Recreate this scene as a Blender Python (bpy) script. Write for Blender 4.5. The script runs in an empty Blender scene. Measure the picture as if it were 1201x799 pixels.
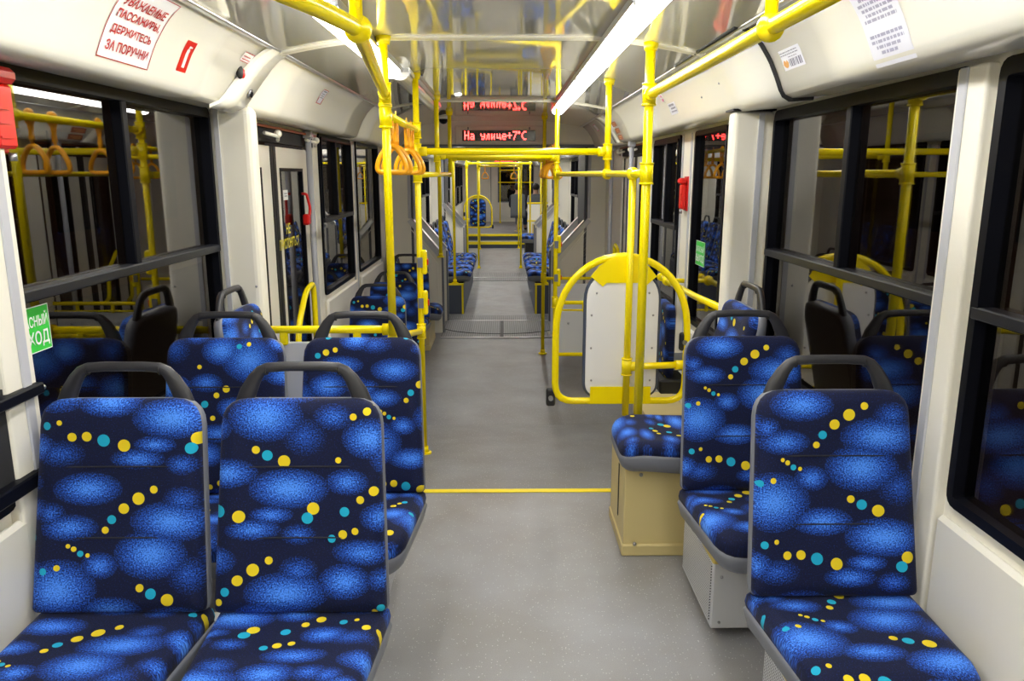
import bpy, bmesh, math, random
from mathutils import Vector, Matrix
PI = math.pi
R = math.radians
random.seed(7)
SC = bpy.context.scene
COL = SC.collection

# ------------------------------------------------------------------ camera, world, exposure
cam_d = bpy.data.cameras.new('camera')
cam = bpy.data.objects.new('camera', cam_d)
COL.objects.link(cam)
cam.location = (0, 0, 1.65)
cam.rotation_euler = (R(90 - 12.19), 0, -math.atan(10.5 / 900 * math.cos(R(12.19))))
cam_d.sensor_width = 36.0
cam_d.lens = 900.0 / 1201.0 * 36.0
cam_d.clip_start = 0.02
SC.camera = cam
w = bpy.data.worlds.new('night')
SC.world = w
w.use_nodes = True
w.node_tree.nodes['Background'].inputs[0].default_value = (0.010, 0.008, 0.007, 1)
w.node_tree.nodes['Background'].inputs[1].default_value = 1.0
SC.view_settings.view_transform = 'Standard'
SC.view_settings.look = 'None'
SC.view_settings.exposure = 1.68
SC.view_settings.gamma = 1.0
SC.view_settings.use_curve_mapping = False
SC.cycles.max_bounces = 10
SC.cycles.diffuse_bounces = 5
SC.cycles.glossy_bounces = 5
SC.cycles.transparent_max_bounces = 16
SC.cycles.sample_clamp_indirect = 6.0
SC.cycles.caustics_reflective = False
LAMP = 7.5          # radiance of the lit fluorescent diffusers

XL, XR, XC = -1.30, 1.20, -0.05
FLOOR_LOW = -0.22

# ------------------------------------------------------------------ material helpers
def mat(name, col, rough=0.5, metal=0.0, spec=0.5, bump=0.0, bscale=60.0, var=0.0, vscale=4.0, ior=1.5, coat=0.0):
    m = bpy.data.materials.new(name)
    m.use_nodes = True
    nt = m.node_tree
    b = nt.nodes['Principled BSDF']
    b.inputs['Base Color'].default_value = (*col, 1)
    b.inputs['Roughness'].default_value = rough
    b.inputs['Metallic'].default_value = metal
    b.inputs['Specular IOR Level'].default_value = spec
    b.inputs['IOR'].default_value = ior
    b.inputs['Coat Weight'].default_value = coat
    b.inputs['Coat Roughness'].default_value = 0.05
    tc = nt.nodes.new('ShaderNodeTexCoord')
    if var:
        n = nt.nodes.new('ShaderNodeTexNoise')
        n.inputs['Scale'].default_value = vscale
        n.inputs['Detail'].default_value = 5
        nt.links.new(tc.outputs['Object'], n.inputs['Vector'])
        r = nt.nodes.new('ShaderNodeMapRange')
        r.inputs[3].default_value = 1 - var
        r.inputs[4].default_value = 1 + var
        nt.links.new(n.outputs['Fac'], r.inputs[0])
        x = nt.nodes.new('ShaderNodeVectorMath')
        x.operation = 'SCALE'
        x.inputs[0].default_value = col
        nt.links.new(r.outputs[0], x.inputs['Scale'])
        nt.links.new(x.outputs[0], b.inputs['Base Color'])
    if bump:
        n = nt.nodes.new('ShaderNodeTexNoise')
        n.inputs['Scale'].default_value = bscale
        n.inputs['Detail'].default_value = 2
        nt.links.new(tc.outputs['Object'], n.inputs['Vector'])
        bp = nt.nodes.new('ShaderNodeBump')
        bp.inputs['Strength'].default_value = bump
        bp.inputs['Distance'].default_value = 0.01
        nt.links.new(n.outputs['Fac'], bp.inputs['Height'])
        nt.links.new(bp.outputs[0], b.inputs['Normal'])
    return m

def emit(name, col, s):
    m = bpy.data.materials.new(name)
    m.use_nodes = True
    nt = m.node_tree
    nt.nodes.clear()
    o = nt.nodes.new('ShaderNodeOutputMaterial')
    e = nt.nodes.new('ShaderNodeEmission')
    e.inputs[0].default_value = (*col, 1)
    e.inputs[1].default_value = s
    nt.links.new(e.outputs[0], o.inputs[0])
    return m

def glass_mat(name, tint, base=0.05, gain=0.9, power=4.0):
    m = bpy.data.materials.new(name)
    m.use_nodes = True
    nt = m.node_tree
    nt.nodes.clear()
    o = nt.nodes.new('ShaderNodeOutputMaterial')
    t = nt.nodes.new('ShaderNodeBsdfTransparent')
    t.inputs[0].default_value = (*tint, 1)
    g = nt.nodes.new('ShaderNodeBsdfGlossy')
    g.inputs['Roughness'].default_value = 0.0
    lw = nt.nodes.new('ShaderNodeLayerWeight')
    lw.inputs[0].default_value = 0.5
    p = nt.nodes.new('ShaderNodeMath'); p.operation = 'POWER'; p.inputs[1].default_value = power
    ma = nt.nodes.new('ShaderNodeMath'); ma.operation = 'MULTIPLY_ADD'
    ma.inputs[1].default_value = gain; ma.inputs[2].default_value = base
    mx = nt.nodes.new('ShaderNodeMixShader')
    nt.links.new(lw.outputs['Facing'], p.inputs[0])
    nt.links.new(p.outputs[0], ma.inputs[0])
    nt.links.new(ma.outputs[0], mx.inputs[0])
    nt.links.new(t.outputs[0], mx.inputs[1])
    nt.links.new(g.outputs[0], mx.inputs[2])
    nt.links.new(mx.outputs[0], o.inputs[0])
    return m

def fabric_mat():
    m = bpy.data.materials.new('seat_fabric')
    m.use_nodes = True
    nt = m.node_tree
    L = nt.links.new
    b = nt.nodes['Principled BSDF']
    b.inputs['Roughness'].default_value = 0.75
    b.inputs['Specular IOR Level'].default_value = 0.25
    b.inputs['Sheen Weight'].default_value = 0.05
    TW, TH = 0.62, 0.555
    def N(t, **k):
        n = nt.nodes.new(t)
        for a, v in k.items():
            setattr(n, a, v)
        return n
    uv = N('ShaderNodeUVMap')
    au = N('ShaderNodeAttribute', attribute_type='OBJECT', attribute_name='shift_u')
    av = N('ShaderNodeAttribute', attribute_type='OBJECT', attribute_name='shift_v')
    cb = N('ShaderNodeCombineXYZ')
    L(au.outputs['Fac'], cb.inputs[0]); L(av.outputs['Fac'], cb.inputs[1])
    ad = N('ShaderNodeVectorMath', operation='ADD')
    L(uv.outputs[0], ad.inputs[0]); L(cb.outputs[0], ad.inputs[1])
    wr = N('ShaderNodeVectorMath', operation='WRAP')
    wr.inputs[1].default_value = (TW, TH, 10.0)
    wr.inputs[2].default_value = (0, 0, -10.0)
    L(ad.outputs[0], wr.inputs[0])
    P = wr.outputs[0]
    K = 0.43 / 360
    def uvp(x, y):
        return ((x - 40) * K, (610 - y) * 0.53 / 455)
    def wrapped(cx, cy, rx, ry):
        for i in (-1, 0, 1):
            for j in (-1, 0, 1):
                a, c = cx % TW + i * TW, cy % TH + j * TH
                if a + rx > 0 and a - rx < TW and c + ry > 0 and c - ry < TH:
                    yield a, c
    yel = [(285,182,9),(250,203,14),(217,226,12),(176,275,8),(96,310,5),(108,317,6),(138,332,5),(73,359,7),
           (257,405,9),(319,432,14),(80,504,6),(106,537,10),(138,536,11),(220,557,14),(383,541,14),
           (520,500,11),(490,520,9),(475,330,8),(505,318,9),(450,600,10),(478,592,8),(521,300,7),(440,430,7)]
    tea = [(190,251,10),(122,328,7),(282,418,12),(52,511,9),(175,545,14),(370,563,13),(44,366,8),
           (454,548,11),(535,291,9),(425,610,9)]
    def dots(lst):
        acc = None
        for x, y, r in lst:
            cx, cy = uvp(x, y)
            r *= K * 0.98
            for a, c in wrapped(cx, cy, r, r):
                d = N('ShaderNodeVectorMath', operation='DISTANCE')
                d.inputs[1].default_value = (a, c, 0)
                L(P, d.inputs[0])
                q = N('ShaderNodeMath', operation='LESS_THAN')
                q.inputs[1].default_value = r
                L(d.outputs['Value'], q.inputs[0])
                if acc is None:
                    acc = q.outputs[0]
                else:
                    mx = N('ShaderNodeMath', operation='MAXIMUM')
                    L(acc, mx.inputs[0]); L(q.outputs[0], mx.inputs[1])
                    acc = mx.outputs[0]
        return acc
    # z of P is zero because uv z = 0 (wrap range -10..10 keeps it)
    blobs = [(140,180,75,38,.9),(350,205,45,32,.55),(100,268,62,30,.8),(325,255,95,46,.95),(280,330,85,56,.95),
             (75,410,88,70,.95),(165,355,42,30,.8),(190,458,72,34,.9),(330,495,90,46,1.),(60,235,32,26,.6),
             (290,555,50,20,.8),(250,588,62,24,.8),(365,375,50,44,.45),(80,575,55,30,.5),(350,600,40,24,.6),
             (455,230,60,40,.9),(510,380,62,46,.95),(460,480,50,30,.8),(540,560,52,34,.85),(430,330,45,30,.6),
             (540,225,40,28,.6),(495,640,70,30,.8)]
    acc = None
    for x, y, rx, ry, s in blobs:
        cx, cy = uvp(x, y)
        rx *= K; ry *= K
        for a, c in wrapped(cx, cy, rx, ry):
            sb = N('ShaderNodeVectorMath', operation='SUBTRACT'); sb.inputs[1].default_value = (a, c, 0)
            L(P, sb.inputs[0])
            ml = N('ShaderNodeVectorMath', operation='MULTIPLY'); ml.inputs[1].default_value = (1 / rx, 1 / ry, 0)
            L(sb.outputs[0], ml.inputs[0])
            ln = N('ShaderNodeVectorMath', operation='LENGTH')
            L(ml.outputs[0], ln.inputs[0])
            mr = N('ShaderNodeMapRange')
            mr.inputs[1].default_value = 1.0; mr.inputs[2].default_value = 0.12
            mr.inputs[3].default_value = 0.16 * s; mr.inputs[4].default_value = s
            L(ln.outputs['Value'], mr.inputs[0])
            lt = N('ShaderNodeMath', operation='LESS_THAN'); lt.inputs[1].default_value = 1.0
            L(ln.outputs['Value'], lt.inputs[0])
            mg = N('ShaderNodeMath', operation='MULTIPLY'); L(mr.outputs[0], mg.inputs[0]); L(lt.outputs[0], mg.inputs[1])
            if acc is None:
                acc = mg.outputs[0]
            else:
                mx = N('ShaderNodeMath', operation='MAXIMUM')
                L(acc, mx.inputs[0]); L(mg.outputs[0], mx.inputs[1])
                acc = mx.outputs[0]
    nz = N('ShaderNodeTexNoise'); nz.inputs['Scale'].default_value = 240; nz.inputs['Detail'].default_value = 1.5; nz.inputs['Roughness'].default_value = .8
    L(ad.outputs[0], nz.inputs['Vector'])
    sp = N('ShaderNodeMath', operation='MULTIPLY_ADD'); sp.inputs[1].default_value = 2.5; sp.inputs[2].default_value = -1.27
    L(nz.outputs['Fac'], sp.inputs[0])
    amp = N('ShaderNodeMath', operation='ADD'); amp.inputs[1].default_value = 0.42; amp.use_clamp = True
    L(acc, amp.inputs[0])
    sp2 = N('ShaderNodeMath', operation='MULTIPLY')
    L(sp.outputs[0], sp2.inputs[0]); L(amp.outputs[0], sp2.inputs[1])
    sp = sp2
    gate = N('ShaderNodeMath', operation='MULTIPLY_ADD'); gate.inputs[1].default_value = 0.98; gate.inputs[2].default_value = 0.04
    L(acc, gate.inputs[0])
    sm = N('ShaderNodeMath', operation='ADD')
    L(gate.outputs[0], sm.inputs[0]); L(sp.outputs[0], sm.inputs[1])
    rp = N('ShaderNodeValToRGB')
    e = rp.color_ramp.elements
    e[0].position = 0.0; e[0].color = (0.0022, 0.005, 0.030, 1)
    e[1].position = 1.0; e[1].color = (0.085, 0.31, 1.0, 1)
    k = e.new(0.16); k.color = (0.0028, 0.008, 0.055, 1)
    k = e.new(0.36); k.color = (0.006, 0.040, 0.24, 1)
    k = e.new(0.62); k.color = (0.018, 0.105, 0.58, 1)
    L(sm.outputs[0], rp.inputs[0])
    m1 = N('ShaderNodeMix', data_type='RGBA'); m1.inputs['B'].default_value = (0.80, 0.62, 0.015, 1)
    L(dots(yel), m1.inputs['Factor']); L(rp.outputs[0], m1.inputs['A'])
    m2 = N('ShaderNodeMix', data_type='RGBA'); m2.inputs['B'].default_value = (0.01, 0.40, 0.62, 1)
    L(dots(tea), m2.inputs['Factor']); L(m1.outputs['Result'], m2.inputs['A'])
    L(m2.outputs['Result'], b.inputs['Base Color'])
    n2 = N('ShaderNodeTexNoise'); n2.inputs['Scale'].default_value = 900
    L(ad.outputs[0], n2.inputs['Vector'])
    bp = N('ShaderNodeBump'); bp.inputs['Strength'].default_value = 0.35; bp.inputs['Distance'].default_value = 0.002
    L(n2.outputs['Fac'], bp.inputs['Height']); L(bp.outputs[0], b.inputs['Normal'])
    return m

def floor_mat(q=1.0):
    m = mat('linoleum', (0.25, 0.25, 0.26), 0.42, spec=0.45)
    nt = m.node_tree; L = nt.links.new
    b = nt.nodes['Principled BSDF']
    tc = nt.nodes.new('ShaderNodeTexCoord')
    def noise(scale, det):
        n = nt.nodes.new('ShaderNodeTexNoise')
        n.inputs['Scale'].default_value = scale; n.inputs['Detail'].default_value = det
        L(tc.outputs['Object'], n.inputs['Vector'])
        return n.outputs['Fac']
    r1 = nt.nodes.new('ShaderNodeValToRGB')
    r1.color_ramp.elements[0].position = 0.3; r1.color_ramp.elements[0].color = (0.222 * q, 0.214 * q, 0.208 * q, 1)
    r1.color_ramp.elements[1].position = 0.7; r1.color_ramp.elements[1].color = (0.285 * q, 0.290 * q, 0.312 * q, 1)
    L(noise(2.2, 6), r1.inputs[0])
    vo = nt.nodes.new('ShaderNodeTexVoronoi'); vo.inputs['Scale'].default_value = 95
    L(tc.outputs['Object'], vo.inputs['Vector'])
    lt = nt.nodes.new('ShaderNodeMath'); lt.operation = 'LESS_THAN'; lt.inputs[1].default_value = 0.17
    L(vo.outputs['Distance'], lt.inputs[0])
    sx = nt.nodes.new('ShaderNodeSeparateColor'); L(vo.outputs['Color'], sx.inputs[0])
    gt = nt.nodes.new('ShaderNodeMath'); gt.operation = 'GREATER_THAN'; gt.inputs[1].default_value = 0.55
    L(sx.outputs[0], gt.inputs[0])
    mu = nt.nodes.new('ShaderNodeMath'); mu.operation = 'MULTIPLY'
    L(lt.outputs[0], mu.inputs[0]); L(gt.outputs[0], mu.inputs[1])
    mx = nt.nodes.new('ShaderNodeMix'); mx.data_type = 'RGBA'; mx.inputs['B'].default_value = (0.62, 0.62, 0.66, 1)
    L(mu.outputs[0], mx.inputs['Factor']); L(r1.outputs[0], mx.inputs['A'])
    rg = nt.nodes.new('ShaderNodeMapRange'); rg.inputs[3].default_value = 0.82; rg.inputs[4].default_value = 1.15
    L(noise(260, 2), rg.inputs[0])
    sc = nt.nodes.new('ShaderNodeVectorMath'); sc.operation = 'SCALE'
    L(mx.outputs['Result'], sc.inputs[0]); L(rg.outputs[0], sc.inputs['Scale'])
    L(sc.outputs[0], b.inputs['Base Color'])
    rr = nt.nodes.new('ShaderNodeMapRange'); rr.inputs[3].default_value = 0.34; rr.inputs[4].default_value = 0.56
    L(noise(5, 5), rr.inputs[0]); L(rr.outputs[0], b.inputs['Roughness'])
    return m

def dotted_mat(name, base, hole, pitch=0.011, rad=0.28):
    m = mat(name, base, 0.4)
    nt = m.node_tree; L = nt.links.new
    b = nt.nodes['Principled BSDF']
    tc = nt.nodes.new('ShaderNodeTexCoord')
    mu = nt.nodes.new('ShaderNodeVectorMath'); mu.operation = 'SCALE'; mu.inputs['Scale'].default_value = 1 / pitch
    L(tc.outputs['Object'], mu.inputs[0])
    fr = nt.nodes.new('ShaderNodeVectorMath'); fr.operation = 'FRACTION'; L(mu.outputs[0], fr.inputs[0])
    mk = nt.nodes.new('ShaderNodeVectorMath'); mk.operation = 'MULTIPLY'; mk.inputs[1].default_value = (0, 1, 1)
    L(fr.outputs[0], mk.inputs[0])
    ds = nt.nodes.new('ShaderNodeVectorMath'); ds.operation = 'DISTANCE'; ds.inputs[1].default_value = (0, .5, .5)
    L(mk.outputs[0], ds.inputs[0])
    lt = nt.nodes.new('ShaderNodeMath'); lt.operation = 'LESS_THAN'; lt.inputs[1].default_value = rad
    L(ds.outputs['Value'], lt.inputs[0])
    mx = nt.nodes.new('ShaderNodeMix'); mx.data_type = 'RGBA'
    mx.inputs['A'].default_value = (*base, 1); mx.inputs['B'].default_value = (*hole, 1)
    L(lt.outputs[0], mx.inputs['Factor']); L(mx.outputs['Result'], b.inputs['Base Color'])
    return m

def ribbed_mat():
    m = mat('ribbed_rubber', (0.17, 0.17, 0.18), 0.45)
    nt = m.node_tree; L = nt.links.new
    b = nt.nodes['Principled BSDF']
    tc = nt.nodes.new('ShaderNodeTexCoord')
    wv = nt.nodes.new('ShaderNodeTexWave'); wv.bands_direction = 'X'; wv.inputs['Scale'].default_value = 12
    L(tc.outputs['Object'], wv.inputs['Vector'])
    bp = nt.nodes.new('ShaderNodeBump'); bp.inputs['Strength'].default_value = 0.8; bp.inputs['Distance'].default_value = 0.004
    L(wv.outputs['Fac'], bp.inputs['Height']); L(bp.outputs[0], b.inputs['Normal'])
    rg = nt.nodes.new('ShaderNodeMapRange'); rg.inputs[3].default_value = 0.6; rg.inputs[4].default_value = 1.25
    L(wv.outputs['Fac'], rg.inputs[0])
    sc = nt.nodes.new('ShaderNodeVectorMath'); sc.operation = 'SCALE'; sc.inputs[0].default_value = (0.17, 0.17, 0.18)
    L(rg.outputs[0], sc.inputs['Scale']); L(sc.outputs[0], b.inputs['Base Color'])
    return m

M = dict(
    fabric=fabric_mat(),
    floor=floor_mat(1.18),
    floordark=floor_mat(0.84),  # darker tone of the same linoleum, from the ramp onwards
    rib=ribbed_mat(),
    cream=mat('cream_laminate', (0.84, 0.81, 0.72), 0.38, var=0.03, vscale=2),
    cove=mat('glossy_cream_plastic', (0.87, 0.85, 0.77), 0.13, bump=0.04, bscale=5, ior=1.6),
    ceiling=mat('polished_ceiling_panel', (0.86, 0.845, 0.765), 0.04, metal=0.42, bump=0.035, bscale=2.2, ior=2.0),
    white=mat('white_panel', (0.80, 0.80, 0.82), 0.35),
    greypanel=mat('pale_grey_panel', (0.58, 0.59, 0.62), 0.4),
    yellow=mat('yellow_enamel', (0.98, 0.79, 0.0), 0.22, spec=0.5),
    yellowflat=mat('yellow_edge_strip', (0.95, 0.76, 0.005), 0.4),
    orange=mat('orange_plastic', (1.0, 0.44, 0.004), 0.28),
    black=mat('black_window_frame', (0.004, 0.0045, 0.008), 0.45, spec=0.12),
    rubber=mat('black_rubber', (0.012, 0.012, 0.014), 0.6),
    frametop=mat('grey_black_bar', (0.012, 0.013, 0.018), 0.4, spec=0.4),
    lilac=mat('faded_print', (0.40, 0.40, 0.54), 0.6),
    greyseal=mat('grey_seal', (0.16, 0.17, 0.20), 0.45),
    dark=mat('dark_void', (0.02, 0.02, 0.022), 0.7),
    handle=mat('charcoal_plastic', (0.022, 0.022, 0.027), 0.38, bump=0.1, bscale=300),
    pan=mat('grey_seat_shell', (0.17, 0.18, 0.215), 0.45),
    tan=mat('tan_painted_metal', (0.66, 0.54, 0.25), 0.42, var=0.04, vscale=3),
    bracket=mat('mustard_bracket', (0.60, 0.46, 0.10), 0.45),
    perf=dotted_mat('perforated_metal', (0.62, 0.63, 0.66), (0.05, 0.05, 0.06)),
    alu=mat('brushed_aluminium', (0.60, 0.61, 0.64), 0.28, metal=0.9),
    trim=mat('pale_grey_trim', (0.50, 0.51, 0.56), 0.35),
    post=mat('grey_enamel_post', (0.42, 0.43, 0.49), 0.35),
    red=mat('red_plastic', (0.70, 0.012, 0.010), 0.3),
    redprint=mat('red_print', (0.50, 0.012, 0.012), 0.5),
    pinkprint=mat('magenta_print', (0.65, 0.05, 0.25), 0.5),
    brownprint=mat('brown_print', (0.36, 0.10, 0.05), 0.5),
    greyprint=mat('grey_print', (0.20, 0.20, 0.28), 0.6),
    greenprint=mat('green_print', (0.04, 0.60, 0.06), 0.4),
    whiteprint=mat('white_print', (0.85, 0.86, 0.88), 0.4),
    yellowprint=mat('yellow_print', (0.90, 0.80, 0.02), 0.4),
    paper=mat('paper', (0.80, 0.81, 0.90), 0.55),
    orangeprint=mat('orange_print', (0.75, 0.38, 0.12), 0.5),
    glass=glass_mat('window_glass', (0.55, 0.52, 0.50), base=0.07, gain=0.75, power=3.0),
    screen=mat('led_screen', (0.012, 0.003, 0.004), 0.2),
    led=emit('led_red', (1.0, 0.035, 0.03), 5.0),
    lamp=emit('lit_diffuser', (1.0, 0.985, 0.94), LAMP),
    unlit=mat('unlit_diffuser', (0.72, 0.72, 0.74), 0.12),
    bluebox=mat('navy_panel', (0.055, 0.07, 0.115), 0.45),
    bellows=mat('bellows_grey', (0.075, 0.08, 0.095), 0.6),
    greycloth=mat('grey_seat_cloth', (0.13, 0.145, 0.18), 0.85),
    jeans=mat('blue_denim', (0.03, 0.06, 0.16), 0.85),
    jacket=mat('dark_jacket', (0.012, 0.013, 0.022), 0.8),
    shirt=mat('pale_shirt', (0.55, 0.55, 0.60), 0.8),
    skin=mat('skin', (0.55, 0.33, 0.24), 0.5),
    hair=mat('dark_hair', (0.012, 0.008, 0.007), 0.6),
    bolt=mat('steel_bolt', (0.35, 0.35, 0.37), 0.3, metal=0.9),
    asphalt=mat('wet_asphalt', (0.03, 0.028, 0.027), 0.5, var=0.2, vscale=1),
    brick=mat('dim_facade', (0.20, 0.105, 0.06), 0.8, var=0.15, vscale=1.5),
    lit=emit('lit_window', (1.0, 0.55, 0.22), 0.5),
    sodium=emit('street_lamp', (1.0, 0.55, 0.18), 90.0),
)

# ------------------------------------------------------------------ mesh helpers
def bm_new():
    return bmesh.new()

def box(bm, c, s, bev=0.0, rot=None, seg=1):
    r = bmesh.ops.create_cube(bm, size=1.0)
    vs = r['verts']
    bmesh.ops.scale(bm, vec=s, verts=vs)
    if bev:
        es = list({e for v in vs for e in v.link_edges})
        rr = bmesh.ops.bevel(bm, geom=es, offset=min(bev, min(s) * 0.45), segments=seg, affect='EDGES', profile=0.5)
        vs = list({v for f in rr['faces'] for v in f.verts} | {v for v in vs if v.is_valid})
    if rot is not None:
        bmesh.ops.rotate(bm, cent=(0, 0, 0), matrix=rot, verts=vs)
    bmesh.ops.translate(bm, vec=c, verts=vs)
    return vs

def bx(bm, x0, x1, y0, y1, z0, z1, bev=0.0, seg=1):
    return box(bm, ((x0 + x1) / 2, (y0 + y1) / 2, (z0 + z1) / 2), (abs(x1 - x0), abs(y1 - y0), abs(z1 - z0)), bev, None, seg)

def frame_at(t):
    t = t.normalized()
    a = Vector((0, 0, 1)) if abs(t.z) < 0.9 else Vector((0, 1, 0))
    u = a.cross(t).normalized()
    return u, t.cross(u)

def tube(bm, pts, r, n=10, closed=False, caps=True, rs=None):
    pts = [Vector(p) for p in pts]
    k = len(pts)
    rings = []
    u = None
    for i, p in enumerate(pts):
        if closed:
            t = (pts[(i + 1) % k] - pts[i - 1])
        elif i == 0:
            t = pts[1] - p
        elif i == k - 1:
            t = p - pts[i - 1]
        else:
            t = (pts[i + 1] - p).normalized() + (p - pts[i - 1]).normalized()
        t.normalize()
        if u is None:
            u, _ = frame_at(t)
        u = (u - t * u.dot(t)).normalized()
        v = t.cross(u)
        rr = rs[i] if rs else r
        if not isinstance(rr, tuple):
            rr = (rr, rr)
        rings.append([bm.verts.new(p + u * (rr[0] * math.cos(2 * PI * j / n)) + v * (rr[1] * math.sin(2 * PI * j / n))) for j in range(n)])
    m = k if closed else k - 1
    for i in range(m):
        a, b = rings[i], rings[(i + 1) % k]
        for j in range(n):
            bm.faces.new((a[j], a[(j + 1) % n], b[(j + 1) % n], b[j])).smooth = True
    if caps and not closed:
        bm.faces.new(rings[0][::-1]); bm.faces.new(rings[-1])

def cyl(bm, p0, p1, r, n=12, r1=None):
    tube(bm, [p0, p1], r, n, rs=[r, r if r1 is None else r1])

def ribbon(bm, pts, th, fn, n=12):
    """bar of varying half width along (u, v, half width), half thickness th; fn(u, v) -> point in the back plane"""
    rings = []
    k = len(pts)
    nn = (fn(0, .1) - fn(0, 0)).cross(fn(.1, 0) - fn(0, 0)).normalized()
    for i, (u, v, q) in enumerate(pts):
        a, b = pts[max(0, i - 1)], pts[min(k - 1, i + 1)]
        t = (fn(b[0], b[1]) - fn(a[0], a[1])).normalized()
        sd = t.cross(nn)
        rg = []
        for j in range(n):
            c, s_ = math.cos(2 * PI * j / n), math.sin(2 * PI * j / n)
            c, s_ = math.copysign(abs(c) ** .7, c), math.copysign(abs(s_) ** .7, s_)
            rg.append(bm.verts.new(fn(u, v) + sd * q * c + nn * th * s_))
        rings.append(rg)
    for a, b in zip(rings, rings[1:]):
        for j in range(n):
            bm.faces.new((a[j], a[(j + 1) % n], b[(j + 1) % n], b[j])).smooth = True
    bm.faces.new(rings[0][::-1]); bm.faces.new(rings[-1])

def rounded_path(pts, rad, seg=5, closed=False):
    pts = [Vector(p) for p in pts]
    out = []
    k = len(pts)
    for i, p in enumerate(pts):
        if not closed and i in (0, k - 1):
            out.append(p); continue
        a, b = pts[i - 1], pts[(i + 1) % k]
        d0, d1 = (a - p), (b - p)
        r = min(rad, d0.length * .49, d1.length * .49)
        s, e = p + d0.normalized() * r, p + d1.normalized() * r
        for j in range(seg + 1):
            t = j / seg
            out.append((1 - t) ** 2 * s + 2 * t * (1 - t) * p + t * t * e)
    return out

def rrect(w0, w1, h, r_top, r_bot, seg=5):
    """outline in (u, v): bottom width w0, top width w1, height h, counter-clockwise"""
    P = [Vector((-w0 / 2, 0)), Vector((w0 / 2, 0)), Vector((w1 / 2, h)), Vector((-w1 / 2, h))]
    out = []
    for i, p in enumerate(P):
        r = r_bot if i < 2 else r_top
        a, b = P[i - 1], P[(i + 1) % 4]
        s, e = p + (a - p).normalized() * r, p + (b - p).normalized() * r
        for j in range(seg + 1):
            t = j / seg
            out.append((1 - t) ** 2 * s + 2 * t * (1 - t) * p + t * t * e)
    return out

def inset(o, d):
    n = len(o)
    res = []
    for i in range(n):
        a, p, b = o[i - 1], o[i], o[(i + 1) % n]
        t = (b - a)
        if t.length < 1e-6:
            res.append(p.copy()); continue
        t.normalize()
        res.append(p + Vector((-t.y, t.x)) * d)
    return res

def shrink(o, d):
    xs, ys = [p.x for p in o], [p.y for p in o]
    cx, cy = (min(xs) + max(xs)) / 2, (min(ys) + max(ys)) / 2
    hx, hy = (max(xs) - min(xs)) / 2, (max(ys) - min(ys)) / 2
    return [Vector((cx + (p.x - cx) * (1 - d / hx), cy + (p.y - cy) * (1 - d / hy))) for p in o]

def cushion(bm, outline, rings, fn, uvl=None, back=True, smooth=True):
    """rings: list of (inset, depth) from back to front; fn(u, v, d) -> xyz"""
    n = len(outline)
    R_ = []
    U_ = []
    for ins, d in rings:
        o = shrink(outline, ins)
        R_.append([bm.verts.new(fn(p.x, p.y, d)) for p in o]); U_.append(o)
    fs = []
    def setuv(f, us):
        if uvl is not None:
            for l, q in zip(f.loops, us):
                l[uvl].uv = q
    for i in range(len(rings) - 1):
        for j in range(n):
            k = (j + 1) % n
            f = bm.faces.new((R_[i][j], R_[i][k], R_[i + 1][k], R_[i + 1][j]))
            f.smooth = smooth
            setuv(f, (U_[i][j], U_[i][k], U_[i + 1][k], U_[i + 1][j]))
    c = sum((p for p in U_[-1]), Vector((0, 0))) / n
    last = U_[-1]
    for k_ in (.72, .45, .2):
        o = [c + (p - c) * k_ for p in last]
        d = rings[-1][1]
        nr = [bm.verts.new(fn(p.x, p.y, d)) for p in o]
        for j in range(n):
            k = (j + 1) % n
            f = bm.faces.new((R_[-1][j], R_[-1][k], nr[k], nr[j])); f.smooth = smooth
            setuv(f, (U_[-1][j], U_[-1][k], o[k], o[j]))
        R_.append(nr); U_.append(o)
    cv = bm.verts.new(fn(c.x, c.y, rings[-1][1]))
    for j in range(n):
        k = (j + 1) % n
        f = bm.faces.new((R_[-1][j], R_[-1][k], cv)); f.smooth = smooth
        setuv(f, (U_[-1][j], U_[-1][k], c))
    if back:
        bm.faces.new(R_[0][::-1])

def prism(bm, poly, fn, d0, d1):
    a = [bm.verts.new(fn(x, y, d0)) for x, y in poly]
    b = [bm.verts.new(fn(x, y, d1)) for x, y in poly]
    n = len(poly)
    bm.faces.new(a[::-1]); bm.faces.new(b)
    for i in range(n):
        bm.faces.new((a[i], a[(i + 1) % n], b[(i + 1) % n], b[i]))

def ball(bm, c, r, u=12, v=8, s=(1, 1, 1)):
    m = Matrix.Translation(c) @ Matrix.Diagonal((*s, 1))
    q = bmesh.ops.create_uvsphere(bm, u_segments=u, v_segments=v, radius=r, matrix=m)
    for vv in q['verts']:
        for f in vv.link_faces:
            f.smooth = True

def obj(name, bm, m, parent=None, kind=None, fix=True):
    if fix:
        bmesh.ops.recalc_face_normals(bm, faces=bm.faces)
    me = bpy.data.meshes.new(name)
    bm.to_mesh(me); bm.free()
    me.materials.append(m)
    o = bpy.data.objects.new(name, me)
    COL.objects.link(o)
    if parent is not None:
        o.parent = parent
    if kind:
        o['kind'] = kind
    return o

def part(name, m, parent, *boxes, bev=0.0, kind=None):
    bm = bm_new()
    for b in boxes:
        bx(bm, *b, bev=bev)
    return obj(name, bm, m, parent, kind)

def ring_box(bm, x0, x1, y0, y1, z0, z1, l, r_, b, t):
    O = [(y0, z0), (y1, z0), (y1, z1), (y0, z1)]
    I = [(y0 + l, z0 + b), (y1 - r_, z0 + b), (y1 - r_, z1 - t), (y0 + l, z1 - t)]
    q = [[bm.verts.new((xx, p[0], p[1])) for p in pl] for xx, pl in ((x0, O), (x0, I), (x1, I), (x1, O))]
    for k in range(4):
        for j in range(4):
            m_ = (j + 1) % 4
            bm.faces.new((q[k][j], q[k][m_], q[(k + 1) % 4][m_], q[(k + 1) % 4][j]))

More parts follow.
